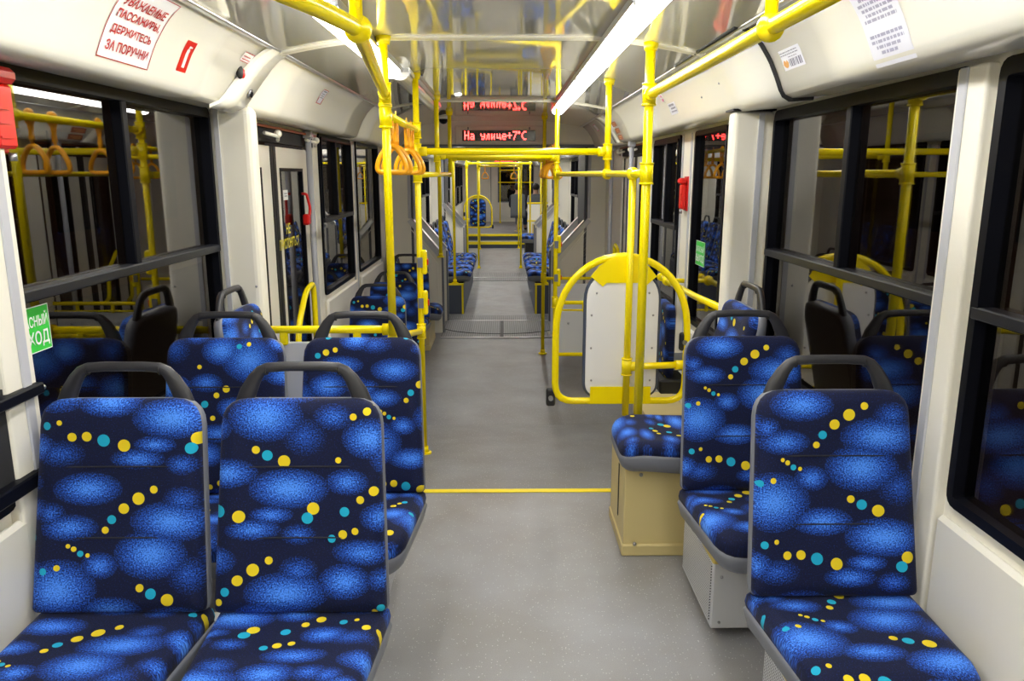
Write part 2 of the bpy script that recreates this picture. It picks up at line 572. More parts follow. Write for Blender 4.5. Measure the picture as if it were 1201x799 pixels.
def tag(o, label, cat, group=None):
    o['label'] = label; o['category'] = cat
    if group:
        o['group'] = group
    return o

def thing(name, label, cat, loc=(0, 0, 0), rotz=0.0, group=None):
    o = bpy.data.objects.new(name, None)
    o.empty_display_size = 0.1
    COL.objects.link(o)
    o.location = loc; o.rotation_euler = (0, 0, rotz)
    return tag(o, label, cat, group)

def struct(name, loc=(0, 0, 0)):
    o = bpy.data.objects.new(name, None)
    o.empty_display_size = 0.1
    COL.objects.link(o)
    o.location = loc
    o['kind'] = 'structure'
    return o

def dup(root, loc, rotz, label, group=None):
    r = root.copy(); COL.objects.link(r)
    r.location = loc; r.rotation_euler = (0, 0, rotz); r['label'] = label
    if group:
        r['group'] = group
    for ch in list(root.children):
        c = ch.copy(); COL.objects.link(c); c.parent = r
        for g in ch.children:
            d = g.copy(); COL.objects.link(d); d.parent = c
    return r

# ------------------------------------------------------------------ text helpers
def text_verts(s, bold=0.0):
    cu = bpy.data.curves.new('t', 'FONT')
    cu.body = s; cu.size = 1.0; cu.align_x = 'LEFT'; cu.offset = bold; cu.resolution_u = 2
    o = bpy.data.objects.new('t', cu); COL.objects.link(o)
    dg = bpy.context.evaluated_depsgraph_get(); dg.update()
    me = bpy.data.meshes.new_from_object(o.evaluated_get(dg))
    vs = [v.co.copy() for v in me.vertices]
    fs = [tuple(p.vertices) for p in me.polygons]
    bpy.data.objects.remove(o); bpy.data.curves.remove(cu); bpy.data.meshes.remove(me)
    return vs, fs

def add_text(bm, s, u0, u1, v0, v1, fn, bold=0.0):
    """fit s into the rectangle u0..u1, v0..v1; fn(u, v) -> xyz"""
    vs, fs = text_verts(s, bold)
    if not vs:
        return
    ax, bx_ = min(v.x for v in vs), max(v.x for v in vs)
    ay, by = min(v.y for v in vs), max(v.y for v in vs)
    nv = [bm.verts.new(fn(u0 + (v.x - ax) / (bx_ - ax) * (u1 - u0), v0 + (v.y - ay) / (by - ay) * (v1 - v0))) for v in vs]
    for f in fs:
        try:
            bm.faces.new([nv[i] for i in f])
        except ValueError:
            pass

def patch(bm, u0, u1, v0, v1, fn, nu=1, nv=4):
    g = [[bm.verts.new(fn(u0 + (u1 - u0) * i / nu, v0 + (v1 - v0) * j / nv)) for j in range(nv + 1)] for i in range(nu + 1)]
    for i in range(nu):
        for j in range(nv):
            bm.faces.new((g[i][j], g[i + 1][j], g[i + 1][j + 1], g[i][j + 1])).smooth = True

# ================================================================== SETTING
def floor_z(y):
    if y < 3.85:
        return 0.0
    if y < 5.6:
        return FLOOR_LOW * (y - 3.85) / 1.75
    return FLOOR_LOW

fl = struct('floor')
bm = bm_new()
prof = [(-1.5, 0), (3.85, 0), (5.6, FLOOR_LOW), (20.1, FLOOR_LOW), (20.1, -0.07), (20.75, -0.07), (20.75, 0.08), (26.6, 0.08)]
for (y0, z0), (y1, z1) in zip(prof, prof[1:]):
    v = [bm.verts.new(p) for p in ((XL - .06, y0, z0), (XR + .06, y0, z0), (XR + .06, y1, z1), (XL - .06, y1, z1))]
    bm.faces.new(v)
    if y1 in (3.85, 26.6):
        obj('linoleum', bm, M['floor' if y1 < 4 else 'floordark'], fl); bm = bm_new()
bm.free()
part('underfloor', M['dark'], fl, (XL - .06, XR + .06, -1.5, 26.6, -.34, -.26))
part('threshold_strip', M['yellowflat'], fl, (-0.62, 0.62, 3.81, 3.85, 0.0, 0.006), bev=.002)
for y0, y1 in ((8.83, 9.85), (9.9, 10.25), (13.75, 14.15), (14.22, 14.9)):
    part('gangway_plate', M['rib'], fl, (-0.74, 0.58, y0, y1, FLOOR_LOW, FLOOR_LOW + .006))
for y in (8.80, 9.86, 14.18):
    part('metal_strip', M['alu'], fl, (-0.74, 0.58, y - .018, y + .018, FLOOR_LOW, FLOOR_LOW + .012), bev=.003)
part('plate_seam', M['rubber'], fl, (-.04, 0.0, 8.85, 9.83, FLOOR_LOW + .006, FLOOR_LOW + .010))
bm = bm_new()
tube(bm, [(-.04 + .72 * math.cos(a), 9.45 - .45 * math.sin(a), FLOOR_LOW + .008) for a in [PI * i / 16 for i in range(17)]], .004, 6)
obj('turning_seam', bm, M['rubber'], fl)
part('step_riser', M['bluebox'], fl, (XL, XR, 20.085, 20.1, FLOOR_LOW, -.075))
part('step_riser', M['bluebox'], fl, (XL, XR, 20.735, 20.75, -.07, .075))
part('step_edge', M['yellowflat'], fl, (XL, XR, 20.06, 20.14, -.125, -.055))
part('step_edge', M['yellowflat'], fl, (XL, XR, 20.71, 20.79, .04, .095))

# ---- side walls: panels between the openings
WT = 0.07
def wall_piece(parent, name, side, y0, y1, z0, z1, m=None, bev=.004):
    x = XL if side < 0 else XR
    bm = bm_new()
    bx(bm, x, x + side * WT, y0, y1, z0, z1, bev)
    return obj(name, bm, m or M['cream'], parent)

openings = {-1: [(.55, 1.90, .80, 1.925), (2.00, 3.50, .80, 1.925), (5.56, 6.67, .80, 1.925), (6.93, 8.12, .80, 1.925)],
            1: [(.45, 1.90, .80, 1.91), (2.03, 3.46, .80, 1.91), (4.20, 4.88, .74, 1.90), (5.29, 6.18, .74, 1.90)]}
doors = {-1: (3.66, 5.42, FLOOR_LOW, 1.90), 1: (6.52, 7.92, FLOOR_LOW, 1.90)}
walls = {-1: struct('wall_left'), 1: struct('wall_right')}
FAR_WIN = [(10.7, 12.1), (12.3, 13.6), (16.0, 17.4), (17.6, 18.9), (21.3, 22.8), (23.2, 24.8)]
for s in (-1, 1):
    W = walls[s]
    ops = sorted(openings[s] + [(d[0], d[1], None, d[3]) for d in [doors[s]]])
    y = -1.5
    for a, b, z0, z1 in ops:
        wall_piece(W, 'pillar_panel', s, y, a, -.26, 2.4)
        if z0 is not None:
            wall_piece(W, 'lower_panel', s, a, b, -.26, z0)
        wall_piece(W, 'header_panel', s, a, b, z1, 2.4)
        y = b
    wall_piece(W, 'pillar_panel', s, y, 9.1, -.26, 2.4)
    # second and third cars
    y = 9.9
    for a, b in FAR_WIN:
        if y < 14.2 < a:
            wall_piece(W, 'pillar_panel', s, y, 14.2, -.26, 2.4); y = 15.0
        wall_piece(W, 'pillar_panel', s, y, a, -.26, 2.4)
        wall_piece(W, 'lower_panel', s, a, b, -.26, .82)
        wall_piece(W, 'header_panel', s, a, b, 1.9, 2.4)
        y = b
    wall_piece(W, 'pillar_panel', s, y, 26.6, -.26, 2.4)
    # bellows walls in the two gangways
    for y0 in (9.1, 14.2):
        bm = bm_new()
        for k in range(8):
            bx(bm, s * 1.0 + XC, s * (1.03 + .03 * (k % 2)) + XC, y0 + .1 * k, y0 + .1 * k + .1, -.26, 2.3)
        obj('bellows', bm, M['bellows'], W)
    # grey vertical cover strips
    x = XL if s < 0 else XR
    for yy in ((2.0,) if s > 0 else (2.0,)):
        y_a, y_b = (1.90, 2.035) if s < 0 else (1.935, 2.065)
        bm = bm_new(); bx(bm, x - s * .030, x + s * .01, y_a, y_b, -.1, 1.918, .010, 3); obj('pillar_cover', bm, M['cream'], W)
        yy = 1.99 if s < 0 else 2.03
        part('cover_strip', M['trim'], W, (x - s * .036, x - s * .028, yy - .022, yy + .014, -.1, 1.915), bev=.003)
    ys = (5.0, 5.24) if s > 0 else (6.72, 6.86, 8.2)
    for yy in ys:
        part('cover_strip', M['trim'], W, (x - s * .008, x, yy - .014, yy + .014, .1, 1.91), bev=.003)
    # sill ledge under the windows
    for a, b, z0, z1 in openings[s]:
        part('lower_bulge', M['cream'], W, (x - s * .03, x, a - .02, b + .02, -.22, z0 - .045), bev=.012)
    # recessed joint in the lower wall
    part('wall_joint', M['greyseal'], W, (x - s * .002, x, -1.4, 3.4, .42, .425))

# ---- windows
def window(name, side, y0, y1, z0, z1, bar=None, mull=True):
    x = XL if side < 0 else XR
    W = struct(name)
    i, o = x - side * .014, x + side * .045
    t = .045
    def ring(n_, a, b, c, d, th, i_, o_, m):
        bm = bm_new()
        op = [Vector(p) for p in ((a, c), (b, c), (b, d), (a, d))]
        O = [Vector((p.x, p.y)) for p in rounded_path([(p.x, p.y, 0) for p in op], .04, 4, True)]
        I = inset(O, th)
        n = len(O)
        q = [[bm.verts.new((xx, p.x, p.y)) for p in pl] for xx, pl in ((i_, O), (i_, I), (o_, I), (o_, O))]
        for k in range(4):
            for j in range(n):
                l = (j + 1) % n
                bm.faces.new((q[k][j], q[k][l], q[(k + 1) % 4][l], q[(k + 1) % 4][j]))
        return obj(n_, bm, m, W)
    ring('frame', y0 - .012, y1 + .012, z0 - .012, z1 + .012, .028, i, o, M['black'])
    if bar:
        ring('upper_sash', y0 + .012, y1 - .012, bar - .022, z1 - .010, .022, i - side * .010, o - side * .02, M['black'])
        part('crossbar', M['frametop'], W, (i - side * .012, o - side * .02, y0 + .01, y1 - .01, bar - .022, bar + .010), bev=.004)
    if mull:
        ym = (y0 + y1) / 2 - .03
        part('mullion', M['black'], W, (i - side * .004, o - side * .022, ym - .020, ym + .020, (bar or z0), z1 - .01), bev=.004)
    part('pane', M['glass'], W, (x + side * .016, x + side * .020, y0 + .005, y1 - .005, z0 + .005, z1 - .005))
    return W
window('window_1', -1, 2.00, 3.50, .80, 1.925, 1.335)
window('window_2', -1, .55, 1.90, .80, 1.925, 1.335)
window('window_3', -1, 5.56, 6.67, .80, 1.925, 1.335)
window('window_4', -1, 6.93, 8.12, .80, 1.925, None, False)
window('window_5', 1, 2.03, 3.46, .80, 1.91, 1.318)
window('window_6', 1, .45, 1.90, .80, 1.91, 1.318)
window('window_7', 1, 4.20, 4.88, .74, 1.90, None, False)
window('window_8', 1, 5.29, 6.18, .74, 1.90, 1.30)
k = 9
for s in (-1, 1):
    for a, b in FAR_WIN:
        window('window_%d' % k, s, a, b, .82, 1.9, 1.32); k += 1

# ---- ceiling, coves
def ceil_z(x):
    d = abs(x - XC)
    return 2.228 - .068 * max(0.0, (d - .40) / .52) ** 1.7
CT = struct('ceiling')
DS = [-.92 + .92 * i / 14 for i in range(29)]
for y0, y1 in ((-1.5, .1), (.1, 3.48), (3.52, 6.39), (6.41, 8.72), (9.05, 9.9), (9.9, 12.0), (12.02, 14.2), (14.2, 15.0), (15.0, 18.4), (18.42, 22.4), (22.42, 26.6)):
    bm = bm_new()
    n = max(2, int((y1 - y0) / .4))
    g = [[bm.verts.new((XC + d, y0 + (y1 - y0) * j / n, ceil_z(XC + d))) for d in DS] for j in range(n + 1)]
    for j in range(n):
        for i in range(len(DS) - 1):
            bm.faces.new((g[j][i], g[j + 1][i], g[j + 1][i + 1], g[j][i + 1])).smooth = True
    g2 = [bm.verts.new((XC + d, yy, 2.42)) for yy in (y0, y1) for d in (-.95, .95)]
    bm.faces.new((g2[0], g2[1], g2[3], g2[2]))
    obj('ceiling_panel', bm, M['ceiling'], CT, fix=False)
for yc, wd in ((3.5, .032), (6.4, .008), (.1, .03), (12.01, .012), (18.41, .012), (22.41, .012)):
    for dy in ((-.6, .6) if wd > .02 else (0,)):
        bm = bm_new()
        yy = yc + dy * wd
        tube(bm, [(XC + d, yy, ceil_z(XC + d) - .002) for d in DS], .016, 8, rs=[(wd * .55, .009)] * len(DS))
        obj('cross_trim', bm, M['cove'], CT)
COVE = [(.905, 2.172), (.945, 2.150), (.985, 2.108), (1.02, 2.055), (1.048, 1.995), (1.066, 1.950), (1.078, 1.932), (1.095, 1.922), (1.13, 1.925), (1.29, 1.935)]
def cove_pt(side, y, t, off=0.0):
    """t: arc length in metres below the top edge of the visible curve"""
    acc = 0
    for (a, b), (c, d) in zip(COVE, COVE[1:]):
        l = math.hypot(c - a, d - b)
        if t <= acc + l or (c, d) == COVE[-1]:
            q = (t - acc) / l
            nx, nz = (d - b) / l, -(c - a) / l          # towards the aisle / down
            return Vector((XC + side * (a + (c - a) * q + nx * off), y, b + (d - b) * q + nz * off))
        acc += l
def cove_panel(side, y0, y1, parent, lift=0.0):
    bm = bm_new()
    n = max(2, int((y1 - y0) / .5))
    ts = [0, .025, .05, .075, .10, .125, .15, .175, .20, .225, .25, .27, .285, .30, .33, .46]
    g = [[bm.verts.new(cove_pt(side, y0 + (y1 - y0) * j / n, t, lift)) for t in ts] for j in range(n + 1)]
    for j in range(n):
        for i in range(len(ts) - 1):
            bm.faces.new((g[j][i], g[j + 1][i], g[j + 1][i + 1], g[j][i + 1])).smooth = True
    for e in (0, n):
        bk = bm.verts.new((XC + side * 1.24, y0 + (y1 - y0) * e / n, 2.172))
        bm.faces.new(g[e] + [bk])
    return obj('cove_panel', bm, M['cove'], parent)
for s in (-1, 1):
    spl = [(-1.5, 3.42), (3.52, 6.10), (6.12, 8.72)] if s < 0 else [(-1.5, 2.90), (2.925, 6.90), (7.05, 8.72)]
    for a, b in spl + [(9.9, 12.2), (12.21, 14.2), (15.0, 18.8), (18.81, 22.6), (22.61, 26.6)]:
        cove_panel(s, a, b, CT)
    for a, b in ((-1.5, 8.72), (9.9, 14.2), (15.0, 26.6)):
        part('cove_edge_trim', M['alu'], CT, (XC + s * .893, XC + s * .918, a, b, 2.158, 2.182), bev=.004)
        part('cove_hanger', M['cream'], CT, (XC + s * .905, XC + s * 1.26, a, b, 2.18, 2.2))
    if s < 0:
        # collar with a cut-off lower corner where the first cove ends at the door post
        bm = bm_new()
        pl = [(0, 3.30), (.16, 3.24), (.26, 3.16), (.30, 3.15), (.345, 3.30), (.345, 3.44), (.25, 3.52), (.10, 3.56), (0, 3.56)]
        g = [[], []]
        for k_, off in enumerate((.004, .016)):
            for t_, y_ in pl:
                g[k_].append(bm.verts.new(cove_pt(s, y_, min(t_, .30), off) + Vector((0, 0, -max(0, t_ - .30)))))
        bm.faces.new(g[1]); bm.faces.new(g[0][::-1])
        for i in range(len(pl)):
            j = (i + 1) % len(pl)
            bm.faces.new((g[0][i], g[0][j], g[1][j], g[1][i]))
        bmesh.ops.triangulate(bm, faces=[f for f in bm.faces if len(f.verts) > 4])
        bm.free()
        bm = bm_new()
        n = 10
        rows = []
        for i in range(n + 1):
            t_ = .325 * i / n
            ya = 3.36 - .22 * (i / n) ** 1.6
            yb = 3.57 - .30 * max(0, (i / n) - .35) ** 1.5
            rows.append([bm.verts.new(cove_pt(s, ya, t_, .002)), bm.verts.new(cove_pt(s, ya, t_, .016)), bm.verts.new(cove_pt(s, yb, t_, .016)), bm.verts.new(cove_pt(s, yb, t_, -.01))])
        for i in range(n):
            for j in range(3):
                bm.faces.new((rows[i][j], rows[i][j + 1], rows[i + 1][j + 1], rows[i + 1][j])).smooth = (j == 1)
        bm.faces.new(rows[-1])
        obj('cove_collar', bm, M['cove'], CT)
    else:
        bm = bm_new()
        for t0 in range(13):
            pass
        tube(bm, [cove_pt(s, 2.912, .025 * i, .001) for i in range(15)] + [cove_pt(s, 2.912, .41, .001)], .011, 8)
        obj('cove_seal', bm, M['rubber'], CT)
        bm = bm_new(); tube(bm, [(XC + .885, 2.912, 2.166), (XC + .885, 3.9, 2.166)], .008, 8); obj('cove_seal', bm, M['rubber'], CT)
        bm = bm_new()
        rows = []
        for i in range(11):
            t_ = .30 * i / 10
            ya = 7.22 - .30 * (i / 10); yb = ya + .22
            rows.append([bm.verts.new(cove_pt(s, ya, t_, .001)), bm.verts.new(cove_pt(s, ya, t_, .012)), bm.verts.new(cove_pt(s, yb, t_, .012)), bm.verts.new(cove_pt(s, yb, t_, .001))])
        for i in range(10):
            for j in range(3):
                bm.faces.new((rows[i][j], rows[i][j + 1], rows[i + 1][j + 1], rows[i + 1][j])).smooth = (j == 1)
        obj('cove_collar', bm, M['cove'], CT)

# ---- end walls
wr = struct('wall_back')
part('rear_wall', M['cream'], wr, (XL - .06, XR + .06, -1.58, -1.5, -.26, 2.45))
part('rear_window', M['black'], wr, (-.75, .65, -1.5, -1.48, .95, 1.85), bev=.02)
wf = struct('wall_front')
bm = bm_new()
for b in ((XL, -.16, 26.5, 26.58, -.2, 2.3), (-.16, 1.02, 26.5, 26.58, -.2, .75), (-.16, 1.02, 26.5, 26.58, 1.98, 2.3), (1.02, XR, 26.5, 26.58, -.2, 2.3)):
    bx(bm, *b)
obj('partition_panel', bm, M['cream'], wf)
part('partition_seam', M['greyseal'], wf, (-.42, -.40, 26.495, 26.5, .1, 2.1))
part('cab_pane', M['glass'], wf, (-.16, 1.02, 26.53, 26.54, .75, 1.98))
part('cab_frame', M['greyseal'], wf, (-.18, 1.04, 26.49, 26.53, .73, .76))
part('cab_frame', M['greyseal'], wf, (-.18, 1.04, 26.49, 26.53, 1.97, 2.0))
for a, b in ((-.18, -.15), (.42, .47), (1.01, 1.04)):
    part('cab_frame', M['greyseal'], wf, (a, b, 26.49, 26.53, .76, 1.97))
part('cab_darkness', M['dark'], wf, (-.9, XR, 27.6, 27.65, -.2, 2.3), (-.9, -.85, 26.6, 27.6, -.2, 2.3), (XR, XR + .05, 26.6, 27.6, -.2, 2.3))

# ---- gangway portals: end wall with opening wide above, narrowing by slanted sills
def portal(name, y0, y1, m=None, led=False):
    P = struct(name)
    for s in (-1, 1):
        xo = XL if s < 0 else XR
        xi = -.72 if s < 0 else .60
        xm = -1.08 if s < 0 else .99
        poly = [(xo, FLOOR_LOW), (xi, FLOOR_LOW), (xi, .70), (xi + s * .03, .76), (xm, 1.15), (xm, 1.98), (xo, 1.98)]
        bm = bm_new()
        prism(bm, poly, lambda a, b, d: Vector((a, d, b)), y0, y1)
        obj('portal_panel', bm, M['cream'], P)
        # metal cover along the slanted sill
        bm = bm_new()
        a, b = Vector((xi + s * .03, 0, .76)), Vector((xm, 0, 1.15))
        dr = (b - a).normalized(); nn = Vector((-dr.z, 0, dr.x))
        if nn.z < 0:
            nn = -nn
        q = [a - dr * .03, b, b + nn * .012, a + nn * .012 - dr * .03, ]
        for yy0, yy1, lo in ((y0 - .025, y1 + .01, 0), (y0 - .025, y0 - .005, -.055)):
            pts = [a - dr * .03 + nn * lo, b + nn * lo, b + nn * .012, a + nn * .012 - dr * .03]
            v0 = [bm.verts.new(p + Vector((0, yy0, 0))) for p in pts]; v1 = [bm.verts.new(p + Vector((0, yy1, 0))) for p in pts]
            bm.faces.new(v0); bm.faces.new(v1[::-1])
            for i in range(4):
                bm.faces.new((v0[i], v0[(i + 1) % 4], v1[(i + 1) % 4], v1[i]))
        obj('slanted_sill', bm, M['alu'], P)
        part('portal_edge', M['greyseal'], P, (xi - s * .008, xi + s * .012, y0 - .006, y1, FLOOR_LOW, .70), bev=.003)
        # embossed arch on the lower panel
        bm = bm_new()
        cx = (xi + xo) / 2 - s * .02
        tube(bm, [(cx - .06, y0 - .001, .1)] + [(cx - .06 * math.cos(a), y0 - .001, .52 + .06 * math.sin(a)) for a in [PI * i / 8 for i in range(9)]] + [(cx + .06, y0 - .001, .1)], .006, 6)
        obj('embossed_arch', bm, M['cream'], P)
        bm = bm_new()
        tube(bm, [(xi + s * .06, y0 - .001, -.1), (xi + s * .06, y0 - .001, .62), (xm + s * .0, y0 - .001, 1.02)], .004, 6)
        obj('embossed_line', bm, M['cream'], P)
        # grey-lined window jamb beside the opening
        part('portal_jamb', M['trim'], P, (xm - s * .005, xm + s * .03, y0 - .012, y0 + .02, 1.15, 1.98), bev=.004)
    bm = bm_new()
    bx(bm, XL, XR, y0 - .38, y1, 1.975, 2.4, .03, 3)
    obj('header', bm, M['cream'], P)
    part('header_lip', M['greyseal'], P, (XL + .15, XR - .15, y0 - .37, y0 - .05, 1.955, 1.98), bev=.01)
    return P
portal('trim_1', 9.1, 9.2)
portal('trim_2', 9.85, 9.95)
portal('trim_3', 14.2, 14.3)
portal('trim_4', 14.95, 15.05)

# ---- door posts (thin cream screens standing out from the walls)
for s in (-1, 1):
    W = walls[s]
    bm = bm_new()
    if s < 0:
        bx(bm, XL, -1.10, 3.50, 3.60, -.02, 1.945, .035, 4)
        obj('door_post', bm, M['cream'], W)
        part('post_strip', M['trim'], W, (-1.265, -1.245, 3.492, 3.505, .0, 1.93))
    else:
        bx(bm, 1.02, XR, 3.50, 3.60, -.02, 1.925, .02, 3)
        obj('door_post', bm, M['cream'], W)
        part('post_strip', M['trim'], W, (1.128, 1.152, 3.490, 3.505, .0, 1.915))
        part('post_cap', M['black'], W, (1.01, XR, 3.485, 3.61, 1.925, 1.933))
    bm = bm_new()
    ball(bm, ((-1.13 if s < 0 else 1.10), 3.498, 1.15), .006, 8, 6)
    obj('screw', bm, M['bolt'], W)

# ---- doors
def door(name, side, y0, y1, z0, z1, n=2, txt=False):
    x = XL if side < 0 else XR
    D = struct(name)
    part('door_header', M['dark'], D, (x, x + side * .06, y0, y1, z1 - .07, z1 + .02))
    part('header_rail', M['brownprint'], D, (x - side * .03, x - side * .015, y0, y1, z1 + .0, z1 + .012))
    wdt = (y1 - y0) / n
    for k in range(n):
        a, b = y0 + wdt * k + .006, y0 + wdt * (k + 1) - .006
        xo = x + side * .025
        bm = bm_new(); ring_box(bm, xo, xo + side * .03, a + .05, b - .04, z0, z1 - .09, .08, .18, .16, .13)
        L_ = obj('door_leaf', bm, M['cream'], D)
        part('leaf_gasket', M['rubber'], L_, (xo - side * .006, xo + side * .03, a, a + .05, z0, z1 - .09))
        part('leaf_gasket', M['rubber'], L_, (xo - side * .006, xo + side * .03, b - .04, b, z0, z1 - .09))
        bm = bm_new(); ring_box(bm, xo - side * .004, xo + side * .02, a + .125, b - .215, z0 + .15, z1 - .21, .02, .02, .02, .02)
        obj('leaf_rim', bm, M['black'], L_)
        part('leaf_pane', M['glass'], L_, (xo + side * .012, xo + side * .016, a + .13, b - .22, z0 + .16, z1 - .22))
        # hinge arm at the top
        bm = bm_new()
        yh = b - .30
        tube(bm, [(x - side * .03, yh, z1 - .03), (x - side * .07, yh + .12, z1 - .045), (x - side * .03, yh + .25, z1 - .06)], .010, 8)
        ball(bm, (x - side * .07, yh + .12, z1 - .03), .022, 10, 6)
        obj('hinge_arm', bm, M['cream'], D)
        if k == n - 1:      # yellow grab loop on the far leaf
            bm = bm_new()
            yb = b - (.50 if side < 0 else .18)
            pts = [(x - side * .03, yb - .46, .45), (x - side * .08, yb - .46, .50), (x - side * .08, yb - .42, .76), (x - side * .08, yb - .20, .95), (x - side * .08, yb - .02, .97), (x - side * .08, yb, .90), (x - side * .08, yb, .45), (x - side * .03, yb, .40)]
            tube(bm, rounded_path(pts, .09), .018, 10)
            obj('grab_loop', bm, M['yellow'], D)
    return D
dl = door('door_1', -1, *doors[-1])
dr = door('door_2', 1, *doors[1])
def vpost(parent, x, y, z0, z1, r=.020):
    bm = bm_new(); cyl(bm, (x, y, z0), (x, y, z1), r)
    bx(bm, x - .03, x + .03, y - .03, y + .03, z1 - .05, z1, .008)
    return obj('door_shaft', bm, M['post'], parent)
vpost(dl, -1.265, 5.16, floor_z(5.16), 1.93)
vpost(dl, -1.20, 3.72, floor_z(3.7), 1.93)
vpost(dr, 1.08, 6.62, FLOOR_LOW, 1.93)
vpost(dr, 1.08, 7.82, FLOOR_LOW, 1.93)
# third car: a door on the left
for s, y0 in ((-1, 19.2),):
    D = struct('door_3')
    for k in range(2):
        part('door_leaf', M['cream'], D, (XL + .01, XL + .03, y0 + .55 * k, y0 + .55 * k + .16, FLOOR_LOW, 1.9), (XL + .01, XL + .03, y0 + .55 * k + .38, y0 + .55 * k + .54, FLOOR_LOW, 1.9))
        part('leaf_pane', M['dark'], D, (XL + .012, XL + .02, y0 + .55 * k + .16, y0 + .55 * k + .38, FLOOR_LOW, 1.9))

# ---- outside: night street
g = struct('ground')
part('asphalt', M['asphalt'], g, (-30, 30, -12, 60, -.95, -.9))
for s in (-1, 1):
    b = thing('street_building', 'dim brown street building seen through the %s windows at night' % ('left' if s < 0 else 'right'), 'building', (s * 9, 8, -.9))
    part('wall', M['brick'], b, (0, s * .4, -18, 22, 0, 9))
    for r_ in range(2):
        for k in range(9):
            y = -16 + 4 * k + random.uniform(-.3, .3)
            wn = part('window', M['dark'], b, (-s * .05, s * .02, y, y + 1.5, 1.4 + 3.2 * r_, 3.4 + 3.2 * r_))
for lx_, ly_, sd, d in ((-5.5, 5.5, 1, 'left'), (5.5, 6.5, -1, 'right')):  # second lamp is added to light the facade on its side
    lp = thing('street_lamp', 'sodium street lamp on a pole outside the %s windows' % d, 'street lamp', (lx_, ly_, -.9), 0, 'street lamps')
    bm = bm_new(); cyl(bm, (0, 0, 0), (0, 0, 5), .07); tube(bm, [(0, 0, 5), (-sd * .3, 0, 5.3), (-sd * 1.0, 0, 5.35)], .05); obj('pole', bm, M['dark'], lp)
    bm = bm_new(); ball(bm, (-sd * 1.1, 0, 5.3), .16, s=(1.6, 1, .5)); obj('lamp_head', bm, M['sodium'], lp)

# ================================================================== SEATS
AL = R(12)
dirv = Vector((0, math.sin(AL), math.cos(AL)))
nrm = Vector((0, -math.cos(AL), math.sin(AL)))
def back_fn(u, v, d):
    c = .018 * ((v - .3) / .3) ** 2 - .010 * math.cos(u / .22 * PI / 2) * 0
    return Vector((0, .0, .497)) + Vector((u, 0, 0)) + dirv * v + nrm * (d + c + .012 * (abs(u) / .22) ** 3)
def make_seat(loc, rotz, label, group):
    t = thing('passenger_seat', label, 'seat', loc, rotz, group)
    bm = bm_new(); uvl = bm.loops.layers.uv.new('UVMap')
    cushion(bm, rrect(.458, .418, .570, .070, .02), [(0, -.012), (-.002, 0), (.001, .016), (.010, .028), (.030, .037), (.045, .040)],
            lambda u, v, d: back_fn(u, v, d), uvl)
    for f in bm.faces:
        for l in f.loops:
            l[uvl].uv = (l[uvl].uv[0] + .215, l[uvl].uv[1] - .03)
    bk = obj('backrest', bm, M['fabric'], t)
    for v in (.20, .39):
        bm = bm_new()
        tube(bm, [back_fn(-.18 + .36 * i / 8, v, .0405) for i in range(9)], .0022, 6)
        obj('seam', bm, M['jacket'], bk)
    bm = bm_new()
    cushion(bm, rrect(.468, .428, .574, .072, .02), [(.02, -.045), (.004, -.040), (0, -.025), (0, -.004)], lambda u, v, d: back_fn(u, v - .002, d), back=True)
    obj('back_shell', bm, M['pan'], t)
    # carrying loop on top
    def hp(u, v):
        return back_fn(0, v, -.015) + Vector((u, 0, 0))
    bm = bm_new()
    half = [(.168, .48, .028), (.166, .54, .028), (.151, .586, .0245), (.131, .624, .019), (.114, .645, .0155), (.096, .654, .0138), (.05, .657, .0132)]
    ribbon(bm, [(-u, v, q) for u, v, q in half] + [(u, v, q) for u, v, q in half[::-1]], .013, hp)
    h = obj('grab_handle', bm, M['handle'], t)
    for u in (-.098, .098):
        bm = bm_new()
        ribbon(bm, [(u - .002, .6495, .0155), (u + .002, .6495, .0155)], .0145, hp)
        obj('joint_ring', bm, M['rubber'], h)
    # cushion: plan outline, v runs from rear to the front edge
    bm = bm_new(); uvl = bm.loops.layers.uv.new('UVMap')
    def cf(u, v, d):
        sag = -.010 * math.sin(min(1, v / .42) * PI) * (1 - (u / .23) ** 2) + (-.02 * max(0, (v - .34) / .1) ** 2) + .018 * min(1, v / .3)
        return Vector((u, .02 - v, .445 + d + sag))
    cushion(bm, rrect(.462, .405, .452, .085, .015), [(.0, 0), (-.003, .014), (.0, .034), (.008, .046), (.026, .055), (.05, .057)], cf, uvl)
    for f in bm.faces:
        for l in f.loops:
            l[uvl].uv = (l[uvl].uv[0] + .20, -l[uvl].uv[1] - .05)
    obj('seat_cushion', bm, M['fabric'], t)
    bm = bm_new()
    cushion(bm, rrect(.476, .41, .462, .09, .02), [(.05, -.072), (.03, -.068), (.012, -.045), (.0, 0), (.004, .012)], lambda u, v, d: cf(u, v - .004, d - .012), back=True)
    obj('seat_pan', bm, M['pan'], t)
    bm = bm_new()
    bx(bm, -.17, .17, -.27, -.02, .325, .365, .006)
    br = obj('mounting_bracket', bm, M['bracket'], t)
    for u in (-.13, .13):
        bm = bm_new(); cyl(bm, (u, -.28, .345), (u, -.268, .345), .012, 8); obj('bolt', bm, M['bolt'], br)
    return t
def shift(t, u, v, u2=None, v2=None):
    for c in t.children:
        if c.name.startswith('backrest'):
            c['shift_u'] = float(u); c['shift_v'] = float(v)
        if c.name.startswith('seat_cushion'):
            c['shift_u'] = float(u if u2 is None else u2); c['shift_v'] = float(v if v2 is None else v2)
GN = 'blue patterned seats over the near bogie'
GL = 'single blue seats along the left wall beyond the door'
GB = 'sideways blue seats in the middle car'
s1 = make_seat((-1.030, 1.905, 0), 0, 'blue patterned seat nearest the camera against the left window wall', GN)
shift(s1, -.017, .20, .06, .12)
